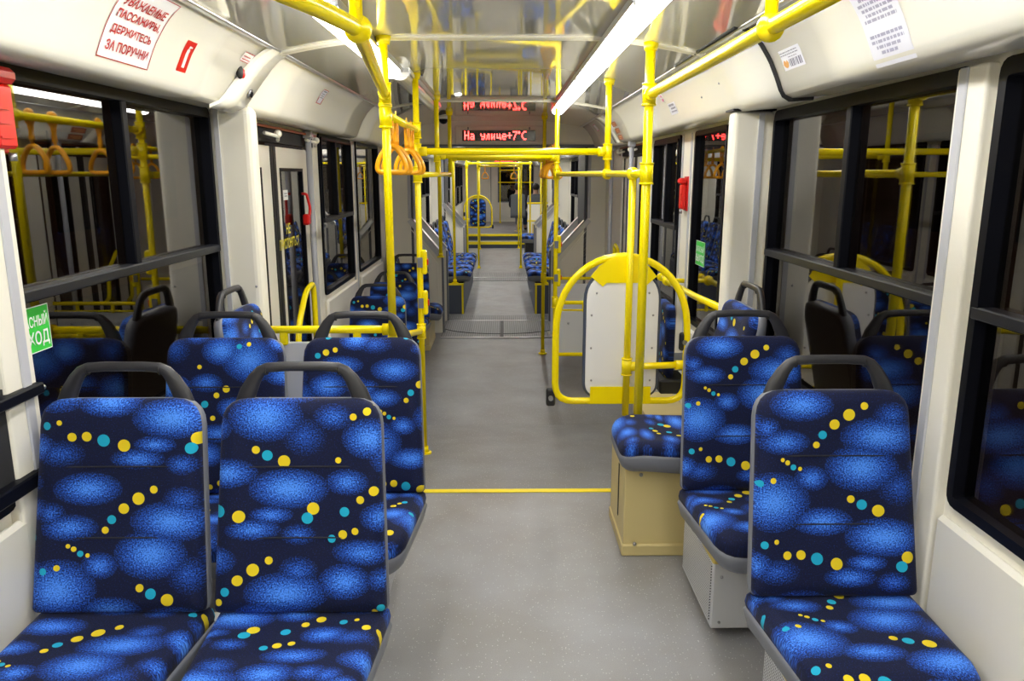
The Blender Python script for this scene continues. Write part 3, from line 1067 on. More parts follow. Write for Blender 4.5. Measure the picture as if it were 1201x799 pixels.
def seat(loc, rotz, label, group, u, v, u2=None, v2=None):
    t = dup(s1, loc, rotz, label, group)
    shift(t, u, v, u2, v2)
    return t
seat((-.545, 1.90, 0), 0, 'blue patterned seat in the nearest left row, on the aisle side', GN, .16, -.167, .31, .27)
seat((.92, 1.965, 0), 0, 'blue patterned seat nearest the camera against the right wall', GN, 0, 0, 0, 0)
seat((-1.027, 2.69, 0), 0, 'blue patterned seat in the second left row beside the window', GN, .35, .33, .1, .2)
seat((-.525, 2.69, 0), 0, 'blue patterned seat in the second left row, touching the aisle', GN, .40, .08, .22, .02)
seat((.895, 2.70, 0), 0, 'blue patterned right-hand seat above the white perforated heater box', GN, 0, 0, .05, .05)
GS = 'sideways seats behind the second rows'
seat((.93, 3.225, .045), -PI / 2, 'sideways blue seat on the tan metal box at the right', GS, .1, .3, .25, .35)
seat((-1.03, 3.23, .03), PI / 2, 'sideways blue seat hidden behind the second left row', GS, .3, .42, .1, .1)
seat((-.98, 5.84, -.335), 0, 'nearest of the blue seats standing beyond the left door', GL, -.02, .18)
seat((-.985, 6.78, -.355), 0, 'middle one of the blue seats beyond the left door', GL, .02, .55)
seat((-1.0, 7.95, -.315), 0, 'rearmost forward-looking blue seat, beside the second tan box', GL, .3, .2)
seat((-1.12, 8.52, -.30), PI / 2, 'sideways blue seat on the tan box just before the gangway', GL, .13, .3)
order = ['first', 'second', 'third', 'fourth', 'last']
for k in range(5):
    y = 10.72 + .58 * k
    seat((-.88, y, -.17), PI / 2, '%s sideways blue seat on the left navy bench, counted from the gangway' % order[k], GB, .13 * k, .21 * k)
    seat((.77, y, -.17), -PI / 2, '%s sideways blue seat on the right navy bench, counted from the gangway' % order[k], GB, .17 * k, .11 * k + .2)
seat((.80, 16.3, -.12), -PI / 2, 'sideways blue seat at the right wall, first in the third car', 'seats of the third car', .1, .2)
seat((.80, 16.85, -.12), -PI / 2, 'sideways blue seat at the right wall, second in the third car', 'seats of the third car', .3, .1)

gone = []
for o in [o for o in COL.objects if o.get('category') == 'seat' and (abs(o.rotation_euler.z) > .1 or o.location.z < -.2)]:
    for c in o.children:
        if c.name.startswith('mounting_bracket'):
            gone += list(c.children) + [c]
    far3 = o.location.y > 15
    low = floor_z(o.location.y) - o.location.z if (far3 or abs(o.rotation_euler.z) < .1) else .355 if o.location.y < 10 else .357
    if o.location.y < 10 and abs(o.rotation_euler.z) > .1:
        continue
    part('seat_base', M['rubber'], o, (-.17, .17, -.33, -.02, low, .372), bev=.006)
for o in gone:
    bpy.data.objects.remove(o)
# ---- boxes under the seats
def heater(y0, y1, xi, xo, z0, z1, label, side):
    t = thing('heater_box', label, 'heater', ((xi + xo) / 2, (y0 + y1) / 2, z0))
    hx, hy = abs(xo - xi) / 2, (y1 - y0) / 2
    part('casing', M['greypanel'], t, (-hx, hx, -hy, hy, 0, z1 - z0), bev=.004)
    part('perforated_side', M['perf'], t, (-side * hx - side * .004, -side * hx, -hy + .02, hy - .02, .02, z1 - z0 - .02))
    for a in (-hx + .03, hx - .03):
        for c in (.025, (z1 - z0) - .06):
            bm = bm_new(); ball(bm, (a, -hy - .001, c), .006, 8, 6); obj('screw', bm, M['bolt'], t)
    return t
heater(2.50, 2.95, .75, 1.168, .035, .30, 'white perforated heater box under the second right seat', 1)
heater(1.66, 2.2, .84, 1.168, .035, .30, 'white perforated heater box under the nearest right seat', 1)
heater(1.66, 2.2, -1.268, -.45, .035, .30, 'white heater box under the nearest pair of left seats', -1)
heater(2.50, 2.95, -1.268, -.45, .035, .30, 'white heater box under the second pair of left seats', -1)
def tanbox(y0, y1, xi, xo, z0, z1, label, side, slot=True):
    t = thing('seat_box', label, 'box', ((xi + xo) / 2, (y0 + y1) / 2, z0))
    hx, hy = abs(xo - xi) / 2, (y1 - y0) / 2
    part('casing', M['tan'], t, (-hx, hx, -hy, hy, .05, z1 - z0), bev=.004)
    part('plinth', M['tan'], t, (-hx - .006, hx + .006, -hy - .012, hy + .006, 0, .055), bev=.006)
    if slot:
        part('slot', M['black'], t, (-side * hx - side * .002, -side * hx + side * .01, -.05, -.03, .12, z1 - z0 - .04))
    bm = bm_new(); ball(bm, (-side * (hx - .07), -hy - .002, z1 - z0 - .03), .009, 8, 6); obj('screw', bm, M['bolt'], t)
    bm = bm_new(); ball(bm, (-side * (hx - .05), -hy - .012, .06), .009, 8, 6); obj('screw', bm, M['bolt'], t)
    return t
tanbox(3.12, 3.52, .525, 1.168, 0, .41, 'tan metal box under the sideways seat at the right of the aisle', 1)
tanbox(3.05, 3.42, -1.268, -.62, 0, .395, 'tan metal box under the sideways seat behind the left rows', -1)
tanbox(8.15, 8.80, -1.268, -.80, FLOOR_LOW, .065, 'tan metal box below the last left seats before the gangway', -1, False)
for s in (-1, 1):
    xo, xi = (XL, -.54) if s < 0 else (XR, .43)
    t = thing('bench_box', 'navy bench box with yellow edges along the %s wall of the middle car' % ('left' if s < 0 else 'right'), 'box', (xo, 10.4, FLOOR_LOW))
    d = xi - xo
    part('casing', M['bluebox'], t, (-s * .002, d, 0, 3.25, 0, .405), bev=.004)
    part('edge_strip', M['yellowflat'], t, (d - s * -.03, d + s * .004, -.008, .02, 0, .41))
    part('edge_strip', M['yellowflat'], t, (0, d, -.008, .02, .395, .42))

# ================================================================== RAILS AND POLES
PR = .0185
def stanchion(x, y, z0, z1, label, foot=True, cap=True, joints=(), r=PR, group='yellow stanchions', dots=()):
    t = thing('stanchion', label, 'pole', (x, y, z0), 0, group)
    bm = bm_new(); cyl(bm, (0, 0, 0), (0, 0, z1 - z0), r, 14); obj('pole', bm, M['yellow'], t)
    if foot:
        bm = bm_new(); cyl(bm, (0, 0, 0), (0, 0, .012), .045, 14); cyl(bm, (0, 0, .012), (0, 0, .05), .026, 14); obj('foot_flange', bm, M['yellow'], t)
    if cap:
        bm = bm_new(); cyl(bm, (0, 0, z1 - z0 - .035), (0, 0, z1 - z0), .027, 14, .034); obj('ceiling_collar', bm, M['yellow'], t)
    for z in joints:
        bm = bm_new(); cyl(bm, (0, 0, z - z0 - .045), (0, 0, z - z0 + .045), r + .0085, 14)
        cyl(bm, (0, 0, z - z0 - .047), (0, 0, z - z0 - .04), r + .011, 14); cyl(bm, (0, 0, z - z0 + .04), (0, 0, z - z0 + .047), r + .011, 14)
        obj('clamp', bm, M['yellow'], t)
    for z in dots:
        bm = bm_new(); bx(bm, .008, .045, -.024, .024, z - z0 - .075, z - z0 + .075, .014, 3)
        u_ = obj('stop_button', bm, M['yellow'], t)
        part('button_face', M['greyseal'], u_, (-.012, .02, -.034, -.022, z - z0 - .03, z - z0 + .03))
        part('button_key', M['red'], u_, (.043, .052, -.016, .016, z - z0 - .02, z - z0 + .02), bev=.004)
    return t
def rail(pts, label, cat='handrail', r=PR, rad=.06, group='yellow handrails', clamps=(), stubs=()):
    o = Vector(pts[0])
    t = thing('handrail', label, cat, o, 0, group)
    q = [Vector(p) - o for p in pts]
    bm = bm_new(); tube(bm, rounded_path(q, rad) if len(q) > 2 else q, r, 12); obj('rail', bm, M['yellow'], t)
    for p in (q[0], q[-1]):
        d = (q[1] - q[0]).normalized() if p is q[0] else (q[-2] - q[-1]).normalized()
        bm = bm_new(); cyl(bm, p + d * .012, p + d * .06, r + .008, 12); obj('end_socket', bm, M['yellow'], t)
    for c in clamps:
        c = Vector(c) - o
        bm = bm_new(); ball(bm, c, .034, 12, 8); obj('clamp', bm, M['yellow'], t)
    for a, b in stubs:
        bm = bm_new(); cyl(bm, Vector(a) - o, Vector(b) - o, .016, 10); obj('stub', bm, M['yellow'], t)
    return t

cz = lambda x: ceil_z(x)
stanchion(-.508, 3.46, .93, cz(-.51), 'yellow pole rising from the rail of the left draught screen', False, True, (1.99, 1.895))
stanchion(.635, 3.47, .42, cz(.63), 'thickest right yellow pole standing behind the sideways seat on the tan box', False, True, (1.99, 1.655), r=.021)
stanchion(-.509, 4.68, floor_z(4.68), cz(-.51), 'yellow aisle pole with a floor flange beside the left doorway', True, True, (1.905, 1.785, 1.65, .70), dots=(1.13, .88))
stanchion(.63, 4.75, 1.655, cz(.63), 'short yellow pole hanging from the ceiling to the right rail', False, True, (1.785,))
stanchion(.662, 3.995, .37, 1.655, 'yellow pole fixed to the frame of the white board', False, False, (.642,))
stanchion(-.50, 6.0, 1.655, cz(-.5), 'short ceiling pole beyond the left doorway, nearer one', False, True, (1.79,))
stanchion(-.50, 7.45, 1.655, cz(-.5), 'short ceiling pole before the gangway on the left', False, True)
stanchion(-.735, 9.06, .70, 1.97, 'yellow pole ending on the left slanted sill of the gangway', True, False, r=.022)
stanchion(.44, 6.45, FLOOR_LOW, cz(.44), 'nearer of two right aisle poles by the grey partition', True, True, (1.79, 1.655, .59), dots=(1.08, .80))
stanchion(.418, 7.98, FLOOR_LOW, cz(.42), 'further of two right aisle poles, its foot near the ribbed plates', True, True, (1.655, .60))
stanchion(-.66, 10.43, .2, ceil_z(-.6), 'yellow pole standing on the left navy bench box', True, True, group='poles of the far cars')
far = [(-.62, 13.4), (-.50, 15.7), (-.60, 19.76), (-.10, 25.9), (.36, 15.7), (.40, 20.0), (.57, 10.43), (.66, 19.0), (1.0, 20.6)]
desc = ['beside the far end of the left bench', 'with a flange just past the second gangway on the left', 'left of the far steps', 'against the cream cab partition',
        'past the second gangway on the right', 'at the right end of the far steps', 'on the right navy bench box', 'beside the right wall of the third car', 'at the white far partition']
for (x, y), d in zip(far, desc):
    z0 = .2 if d.startswith('on the') else (FLOOR_LOW if y < 20.05 else (-.07 if y < 20.75 else .08))
    stanchion(x, y, z0, ceil_z(x), 'slim yellow pole ' + d, True, True, (1.8,), group='poles of the far cars')

hz = 1.99
rail([(-.508, 3.46, hz), (-.345, 1.93, hz), (-.39, 1.69, hz), (-.52, 1.2, hz), (-.52, -.6, hz)], 'bent yellow overhead handrail running along the left lamps', clamps=[(-.345, 1.95, hz)], stubs=[((-.345, 1.93, hz), (-.345, 1.93, cz(-.345)))], r=.020)
rail([(.635, 3.47, hz), (.632, 1.92, hz), (.63, -.6, hz)], 'straight yellow overhead handrail along the right cove', clamps=[(.632, 1.92, hz)], stubs=[((.632, 1.92, hz), (.632, 1.92, cz(.63)))], r=.020)
rail([(-.508, 3.46, 1.905), (-.509, 4.68, 1.905)], 'short yellow rail that carries the left strap handles')
rail([(.44, 6.45, 1.87), (.42, 7.98, 1.87)], 'short yellow rail that carries the right strap handles')
rail([(-.509, 4.68, 1.785), (.63, 4.75, 1.785)], 'nearest yellow cross rail over the aisle below the LED sign', r=.020)
rail([(-.50, 6.0, 1.79), (.44, 6.45, 1.79)], 'second yellow cross rail over the aisle below the LED sign', r=.020)
rail([(-.50, 7.45, 1.80), (.418, 7.98, 1.80)], 'third yellow cross rail over the aisle before the gangway')
rail([(-.509, 4.68, 1.65), (-.50, 7.45, 1.655)], 'yellow rail at eye height joining the left ceiling poles')
rail([(.44, 6.45, 1.655), (.63, 4.75, 1.655), (.662, 3.995, 1.655), (.635, 3.47, 1.655)], 'yellow rail at eye height joining the right poles', clamps=[(.63, 4.75, 1.655), (.662, 3.995, 1.655)])
rail([(1.10, 3.60, 1.0), (1.08, 4.3, .98), (1.08, 5.25, .965)], 'yellow wall rail under the narrow right windows', clamps=[(1.08, 5.02, .967)], stubs=[((1.08, 5.02, .967), (1.2, 5.02, .967))])
rail([(.662, 3.995, .642), (.99, 4.035, .642)], 'low yellow bar between the pole and the board frame')
rail([(-.508, 3.46, .92), (-.509, 4.68, .70)], 'low yellow rail from the draught screen to the flanged pole')
for (x0, x1, y, z), d in zip([(-.62, .5, 13.4, 1.84), (-.50, .36, 15.7, 1.82), (-.10, .5, 25.9, 1.80), (-.17, 1.03, 26.47, 1.40), (-1.30, -.62, 19.74, .55)],
                            ['far end of the middle car', 'start of the third car', 'cab partition, overhead', 'cab partition, across its window', 'left side of the third car']):
    rail([(x0, y, z), (x1, y, z)], 'yellow cross rail at the ' + d, group='rails of the far cars')

# ---- draught screen behind the second left row
t = thing('draught_screen', 'pale grey draught screen with yellow top rail behind the second left row', 'partition', (-1.2, 3.52, 0))
part('panel', M['greypanel'], t, (.02, .68, -.012, .012, .05, .885), bev=.004)
bm = bm_new(); cyl(bm, (-.07, -.02, .948), (.69, -.02, .948), .0185, 12); obj('top_rail', bm, M['yellow'], t)
part('edge_trim', M['yellowflat'], t, (.40, .70, -.02, .016, .885, .897))
for x in (.18, .52):
    bm = bm_new(); bx(bm, x - .018, x + .018, -.034, -.006, .875, .955, .006); cyl(bm, (x, -.036, .90), (x, -.03, .90), .008, 8)
    obj('rail_clamp', bm, M['yellow'], t)
bm = bm_new(); cyl(bm, (.64, -.02, .948), (.74, -.02, .948), .028, 12); ball(bm, (.695, -.03, .955), .036); obj('tee_joint', bm, M['yellow'], t)
# ---- right partitions around the far right door
for y, z1, m, lab in ((8.0, .53, 'white', 'white low partition by the further right aisle pole'), (6.5, .50, 'greypanel', 'grey low partition by the nearer right aisle pole')):
    t = thing('low_partition', lab, 'partition', (.44, y, FLOOR_LOW))
    part('panel', M[m], t, (.06 if y > 7 else .0, .74, -.012, .012, .33 if y < 7 else .2, z1 - FLOOR_LOW), bev=.004)
    for z in ([.81] if y > 7 else [.80, .735, .345]):
        bm = bm_new(); cyl(bm, (0, -.015, z), (.75, -.015, z), .017 if z != .735 else .008, 10); obj('rail', bm, M['yellow'], t)
    for x in (.25, .55):
        bm = bm_new(); bx(bm, x - .014, x + .014, -.03, -.01, .72, .81, .005); obj('rail_clamp', bm, M['yellow'], t)
    for x in (.12, .62):
        bm = bm_new(); ball(bm, (x, -.014, .62), .011, 8, 6); obj('screw', bm, M['bolt'], t)

# ================================================================== BOARD WITH YELLOW FRAME
def backboard(loc, label, group, front):
    t = thing('backrest_board', label, 'backrest', loc, 0, group)
    W_, H_, z0 = .355, .795, .435
    P = []
    for i in range(25):
        a = PI * i / 24
        P.append((W_ * math.cos(a) * 1.0, z0 + .36 + (H_ - .36) * math.sin(a) ** .85))
    pts = [(W_, 0, z0 + .20)] + [(x, 0, z) for x, z in P] + [(-W_, 0, z0 + .20)]
    bot = rounded_path([(-W_, 0, z0 + .20), (-W_, 0, z0), (W_, 0, z0), (W_, 0, z0 + .20)], .10)
    loop = pts + bot[1:-1]
    bm = bm_new(); tube(bm, loop, .019, 12, closed=True); obj('frame', bm, M['yellow'], t)
    o = rrect(.385, .385, .67, .15, .07, 8)
    bm = bm_new()
    cushion(bm, o, [(0, .0), (0, .012), (.004, .014)], lambda u, v, d: Vector((u, -d if front else -d, z0 + .035 + v)))
    b = obj('board', bm, M['white'], t)
    bm = bm_new(); tube(bm, [(p.x, .004, z0 + .035 + p.y) for p in inset(o, -.006)], .010, 8, closed=True); obj('blue_edging', bm, M['bluebox'], b)
    bm = bm_new(); uvl = bm.loops.layers.uv.new('UVMap')
    cushion(bm, o, [(0, 0), (0, .03), (.012, .05), (.05, .058)], lambda u, v, d: Vector((u, d + .004, z0 + .035 + v)), uvl)
    obj('cushion', bm, M['fabric'], t)['shift_u'] = .1
    # gusset plates
    bm = bm_new()
    tp = [(-.175, z0 + .69), (-.11, z0 + .635), (-.09, z0 + .655), (.09, z0 + .655), (.12, z0 + .64), (.175, z0 + .69), (.13, z0 + .745), (.06, z0 + .79), (-.06, z0 + .79), (-.13, z0 + .745)]
    prism(bm, tp, lambda a, c, d: Vector((a, d, c)), -.022, -.016)
    obj('gusset_plate', bm, M['yellow'], t)
    part('gusset_plate', M['yellow'], t, (-.165, .165, -.022, -.016, z0 - .01, z0 + .085))
    for x, z in [(-.16, .12), (.16, .12), (-.165, .30), (.165, .30), (-.165, .48), (.165, .48), (-.14, .60), (.14, .60), (-.12, .05), (.12, .05)]:
        bm = bm_new(); ball(bm, (x, -.016, z0 + z), .006, 8, 6); obj('screw', bm, M['bolt'], t)
    for x, z in ((.345, .33), (-.375, .02)):
        bm = bm_new(); bx(bm, x - .028, x + .022, -.01, .03, z0 + z - .05, z0 + z + .05, .012, 2)
        k_ = obj('rubber_buffer', bm, M['rubber'], t)
        bm = bm_new(); cyl(bm, (x - .004, -.03, z0 + z), (x - .004, -.008, z0 + z), .013, 10); obj('buffer_bolt', bm, M['bolt'], k_)
    return t
backboard((.637, 4.05, 0), 'white board in an arched yellow frame beside the right poles', 'arched yellow frames', True)
b2 = backboard((-.64, 19.7, -.09), 'blue padded board in an arched yellow frame left of the far steps', 'arched yellow frames', False)
b2.rotation_euler = (0, 0, PI)
t = tag(thing('folding_seat', '', 'seat', (.93, 4.32, -.03)), 'folded blue seat behind the white board in the yellow frame', 'seat')
bm = bm_new(); uvl = bm.loops.layers.uv.new('UVMap')
cushion(bm, rrect(.34, .34, .42, .06, .06), [(0, 0), (0, .03), (.02, .045)], lambda u, v, d: Vector((.02 - d, u, .55 + v)), uvl)
obj('cushion', bm, M['fabric'], t)
part('hinge', M['rubber'], t, (-.06, .1, -.2, .1, .48, .56), bev=.01)
part('bracket', M['pan'], t, (.0, .225, -.14, .14, .60, .64), bev=.006)
t = thing('wheel_box', 'low tan wheel-arch box along the right wall behind the sideways seat', 'box', (1.02, 3.62, 0))
part('casing', M['tan'], t, (-.12, .148, 0, 1.5, -.2, .16), bev=.01)
part('lid_rim', M['tan'], t, (-.13, .148, -.005, 1.5, .155, .175), bev=.004)

# ================================================================== STRAP HANDLES
def make_strap(loc, rotz, label, group):
    t = thing('strap_handle', label, 'strap handle', loc, rotz, group)      # origin at the rail axis
    bm = bm_new()
    tube(bm, [(.0, .024 * math.cos(a), .024 * math.sin(a)) for a in [2 * PI * i / 14 for i in range(14)]], .01, 6, closed=True, rs=[(.0035, .017)] * 14)
    obj('sling', bm, M['orange'], t)
    bm = bm_new()
    for s in (-1, 1):
        tube(bm, [(s * .004, s * .022, -.005), (s * .004, s * .012, -.05), (s * .004, s * .006, -.085), (s * .003, s * .004, -.125)], .01, 6, rs=[(.010, .003)] * 4)
    bx(bm, -.011, .011, -.010, .010, -.105, -.07, .004)
    obj('strap_band', bm, M['orange'], t)
    bm = bm_new()
    P = rounded_path([(-.070, 0, -.245), (.070, 0, -.245), (.058, 0, -.185), (.018, 0, -.128), (-.018, 0, -.128), (-.058, 0, -.185)], .035, 5, True)
    tube(bm, P, .010, 10, closed=True, rs=[(.0115, .013)] * len(P))
    obj('triangle_grip', bm, M['orange'], t)
    return t
GH = 'orange strap handles'
pos = [3.60, 3.78, 4.20, 4.40]
nm = ['nearest', 'second', 'third', 'furthest']
st = None
for y, d in zip(pos, nm):
    lab = d + ' of the four orange strap handles hanging above the left doorway'
    if st is None:
        st = make_strap((-.508, y, 1.905), R(8), lab, GH)
    else:
        dup(st, (-.508, y, 1.905), R(random.uniform(-12, 22)), lab)
for y, d in zip([6.6, 6.9, 7.2, 7.5, 7.75], ['nearest', 'second', 'middle', 'fourth', 'furthest']):
    dup(st, (.43, y, 1.87), R(random.uniform(-35, 35)), d + ' of the five orange strap handles hanging at the right aisle poles')
for (x, y), d in zip([(-.36, 15.7), (.22, 15.7)], ['left', 'right']):
    dup(st, (x, y, 1.82), R(10), '%s orange strap handle hanging in the third car' % d)


# ================================================================== LAMPS
def lamp(x, y0, y1, label, lit=True, group='fluorescent ceiling lamps', side=1):
    zc = ceil_z(x)
    t = thing('ceiling_light', label, 'lamp', (x, (y0 + y1) / 2, zc), 0, group)
    h = (y1 - y0) / 2
    part('housing', M['alu'], t, (-.056, .056, -h, h, -.022, .03), bev=.004)
    bm = bm_new()
    n = 8
    pr = [(.052 * math.cos(PI * i / n), -.020 - .042 * math.sin(PI * i / n) ** .8) for i in range(n + 1)]
    prism(bm, pr, lambda a, b, d: Vector((a, d, b)), -h + .003, h - .003)
    obj('diffuser', bm, M['lamp'] if lit else M['unlit'], t)
    for s in (-1, 1):
        bm = bm_new()
        prism(bm, [(a * 1.08, b * .96) for a, b in pr[:2] + pr[-2:]], lambda a, b, d: Vector((a, d, b)), s * (h - .035), s * (h - .0))
        obj('end_cap', bm, M['white'], t)
    for sx in (-1, 1):
        part('side_rail', M['alu'], t, (sx * .054, sx * .062, -h, h, -.030, -.006), bev=.003)
    return t
rx, lx = .478, -.600
lamp(rx, .30, 2.58, 'lit lamp at the top right edge, nearest of the right row')
lamp(rx, 2.63, 4.68, 'brightest lit lamp over the right side of the aisle')
lamp(rx, 4.71, 6.95, 'lit lamp of the right row that ends at the gangway header')
lamp(lx, .30, 2.62, 'lit lamp at the top left corner above the overhead rail')
lamp(lx, 2.68, 4.35, 'lit lamp partly behind the left overhead rail')
lamp(lx + .03, 4.45, 6.6, 'unlit lamp of the left row reflecting the red sign', False)
for y0, d in ((10.2, 'middle car near end'), (12.3, 'middle car far end'), (15.5, 'third car near end'), (18.6, 'third car over the steps'), (22.2, 'third car near the cab')):
    lamp(rx, y0, y0 + 1.9, 'right ceiling lamp in the ' + d)
    lamp(lx, y0, y0 + 1.9, 'left ceiling lamp in the ' + d)
lamp(rx, -1.4, .25, 'right ceiling lamp behind the camera')
lamp(lx, -1.4, .25, 'left ceiling lamp behind the camera')

for x, y, z, d in ((-.50, 9.0, 1.955, 'first gangway header'), (-.45, 14.1, 1.955, 'second gangway header')):
    t = thing('downlight', 'small round white downlight under the ' + d, 'lamp', (x, y, z), 0, 'gangway downlights')
    bm = bm_new(); cyl(bm, (0, 0, -.012), (0, 0, .022), .07, 18); obj('rim', bm, M['white'], t)
    bm = bm_new(); ball(bm, (0, 0, -.010), .055, 14, 8, s=(1, 1, .45)); obj('lens', bm, M['lamp'], t)

# ================================================================== LED SIGNS
GLY = {
 'Н': ['10001','10001','10001','11111','10001','10001','10001'],
 'а': ['00000','00000','01110','00001','01111','10001','01111'],
 'у': ['00000','00000','10001','10001','01111','00001','01110'],
 'л': ['00000','00000','00110','01010','01010','01010','10010'],
 'и': ['00000','00000','10010','10010','10110','11010','10010'],
 'ц': ['00000','00000','10010','10010','10010','11111','00001'],
 'е': ['00000','00000','01110','10001','11111','10000','01110'],
 '+': ['00000','00100','00100','11111','00100','00100','00000'],
 '7': ['11111','00001','00010','00100','00100','01000','01000'],
 '°': ['11000','11000','00000','00000','00000','00000','00000'],
 'C': ['00111','01000','10000','10000','10000','01000','00111'],
 ' ': ['00000'] * 7}
def led_sign(loc, w_, h_, label, group):
    t = thing('led_sign', label, 'sign', loc, 0, group)
    part('surround', M['cream'], t, (-w_ * .60, w_ * .60, -.012, .02, -h_ * .85, h_ * .95), bev=.012)
    part('screen', M['screen'], t, (-w_ / 2, w_ / 2, -.03, 0, -h_ / 2, h_ / 2), bev=.003)
    s = 'На улице+7°C'
    px = w_ * .93 / (len(s) * 6 + 4)
    pz = h_ * .80 / 7
    bm = bm_new()
    for i, c in enumerate(s):
        for r_ in range(7):
            for q in range(5):
                if GLY[c][r_][q] == '1':
                    x = -w_ / 2 + w_ * .03 + (i * 6 + q) * px - (.0 if c != 'C' else px * 2)
                    z = h_ * .40 - r_ * pz
                    bx(bm, x - px * .08, x + px * 1.02, -.034, -.0305, z - pz * .92, z)
    obj('lettering', bm, M['led'], t, 'stuff')
    for sx in (-.42, .42):
        part('latch', M['greyseal'], t, (sx * w_ - .006, sx * w_ + .006, -.016, -.01, h_ * .55, h_ * .8))
    return t
led_sign((-.045, 8.71, 2.07), .80, .112, 'red LED sign reading the outside temperature on the first header', 'red LED signs')
led_sign((.145, 26.47, 2.10), .86, .13, 'small distant red LED sign over the cab partition', 'red LED signs')
led_sign((.0, 14.6 - .785, 2.2), .5, .09, 'small red LED sign on the header of the second gangway', 'red LED signs')

# ================================================================== STICKERS AND SMALL FITTINGS
def cove_sticker(name, label, cat, side, y0, y1, t0, t1, base, layers, group=None, th=.0012):
    """y0 -> y1 in reading direction; t0 top, t1 bottom. layers: (name, material, painter(bm, fn))"""
    t = thing(name, label, cat, cove_pt(side, (y0 + y1) / 2, (t0 + t1) / 2), 0, group)
    o = t.location.copy()
    def fn_at(h):
        return lambda u, v: cove_pt(side, y0 + (y1 - y0) * u, t1 + (t0 - t1) * v, h) - o
    if base is not None:
        bm = bm_new(); patch(bm, 0, 1, 0, 1, fn_at(th), 1, 8); obj('sheet', bm, base, t, fix=False)
    for i, (n_, m_, paint) in enumerate(layers):
        bm = bm_new(); paint(bm, fn_at(th * (2 + i))); obj(n_, bm, m_, t, 'stuff', fix=False)
    return t
def lines_painter(rows, seed):
    rnd = random.Random(seed)
    def paint(bm, fn):
        for v0, v1, a, b in rows:
            u = a
            while u < b:
                l = rnd.uniform(.03, .13)
                patch(bm, u, min(b, u + l), v0, v1, fn, 1, 1); u += l + .022
    return paint
def border(bm, fn, w=.012, h=.012):
    for a, b, c, d in ((0, 1, 0, h), (0, 1, 1 - h, 1), (0, w, 0, 1), (1 - w, 1, 0, 1)):
        patch(bm, a, b, c, d, fn, 4, 8)
def sign_text(bm, fn):
    for s, a, b, c, d in (('УВАЖАЕМЫЕ', .09, .91, .70, .83), ('ПАССАЖИРЫ,', .09, .93, .51, .64), ('ДЕРЖИТЕСЬ', .10, .88, .31, .44), ('ЗА ПОРУЧНИ', .10, .91, .11, .24)):
        add_text(bm, s, a, b, c, d, fn, .022)
cove_sticker('notice_sticker', 'large red lettered notice to passengers on the left cove', 'sign', -1, 2.215, 2.525, .035, .262, M['whiteprint'],
             [('border_line', M['redprint'], border), ('lettering', M['redprint'], sign_text)])
def ext_icon(bm, fn):
    patch(bm, .36, .64, .14, .72, fn, 1, 4); patch(bm, .42, .58, .72, .84, fn, 1, 2); patch(bm, .58, .74, .78, .83, fn, 1, 1)
cove_sticker('extinguisher_sticker', 'red sticker with a white fire extinguisher on the left cove', 'sticker', -1, 2.72, 2.80, .125, .235, M['red'], [('pictogram', M['whiteprint'], ext_icon)])
cove_sticker('hammer_sticker', 'pale sticker with magenta lettering at the top left corner', 'sticker', -1, 1.70, 1.99, .02, .085, M['paper'],
             [('lettering', M['pinkprint'], lambda bm, fn: add_text(bm, 'МОЛОТКОМ', .45, .97, .18, .70, fn, .012))])
cove_sticker('small_red_sticker', 'tiny white sticker with red stripes above the alarm button', 'sticker', -1, 3.22, 3.33, .075, .12, M['whiteprint'],
             [('stripes', M['redprint'], lines_painter([(.9, 1, 0, 1), (.5, .6, .1, .8), (.2, .3, .1, .9), (0, .08, 0, 1)], 3))])
def red_corner(bm, fn):
    border(bm, fn, .05, .05); patch(bm, 0, .12, 0, .4, fn); patch(bm, .88, 1, 0, .4, fn)
cove_sticker('rules_sticker', 'small red-cornered sheet on the left cove above the door', 'sticker', -1, 4.58, 4.70, .075, .17, M['paper'],
             [('border_line', M['redprint'], red_corner), ('print', M['greyprint'], lines_painter([(.82, .9, .2, .8), (.65, .7, .2, .8), (.52, .57, .2, .8), (.4, .45, .2, .8)], 5))])
rows = []
for k in range(3):
    rows.append((.93 - .045 * k, .95 - .045 * k, .12, .80))
for k in range(7):
    rows.append((.70 - .05 * k, .728 - .05 * k, .10 + .04 * (k % 3), .90 - .05 * (k % 2)))
for k in range(4):
    rows.append((.26 - .05 * k, .288 - .05 * k, .10 + .09 * max(0, k - 1), .90 - .1 * max(0, k - 1)))
cove_sticker('paper_notice', 'long white paper notice with faint grey print on the right cove', 'notice', 1, 2.20, 1.99, .0, .30, M['paper'],
             [('print', M['lilac'], lines_painter(rows, 9))])
def bars(bm, fn):
    for u, w_ in ((.36, .03), (.42, .05), (.50, .03), (.55, .04), (.64, .025), (.70, .05), (.80, .06), (.89, .04)):
        patch(bm, u, u + w_, .12, .48, fn, 1, 2)
def emblem(bm, fn):
    pts = [(.10, .45), (.06, .30), (.12, .16), (.20, .10), (.28, .18), (.32, .34), (.26, .50), (.21, .38), (.16, .50)]
    bm.faces.new([bm.verts.new(fn(*p)) for p in pts])
cove_sticker('number_sticker', 'small white number label with an orange emblem by the black seam', 'sticker', 1, 2.82, 2.635, .150, .222, M['paper'],
             [('figures', M['greyprint'], bars), ('emblem', M['orangeprint'], emblem), ('print', M['greyprint'], lines_painter([(.84, .88, .06, .9), (.70, .74, .06, .9), (.57, .6, .4, .8)], 2))])
cove_sticker('code_label', 'little white label with grey print on the right cove behind the thick pole', 'sticker', 1, 4.70, 4.52, .165, .235, M['paper'],
             [('print', M['greyprint'], lines_painter([(.72, .9, .1, .8), (.45, .6, .3, .9), (.2, .32, .2, .95)], 12))])
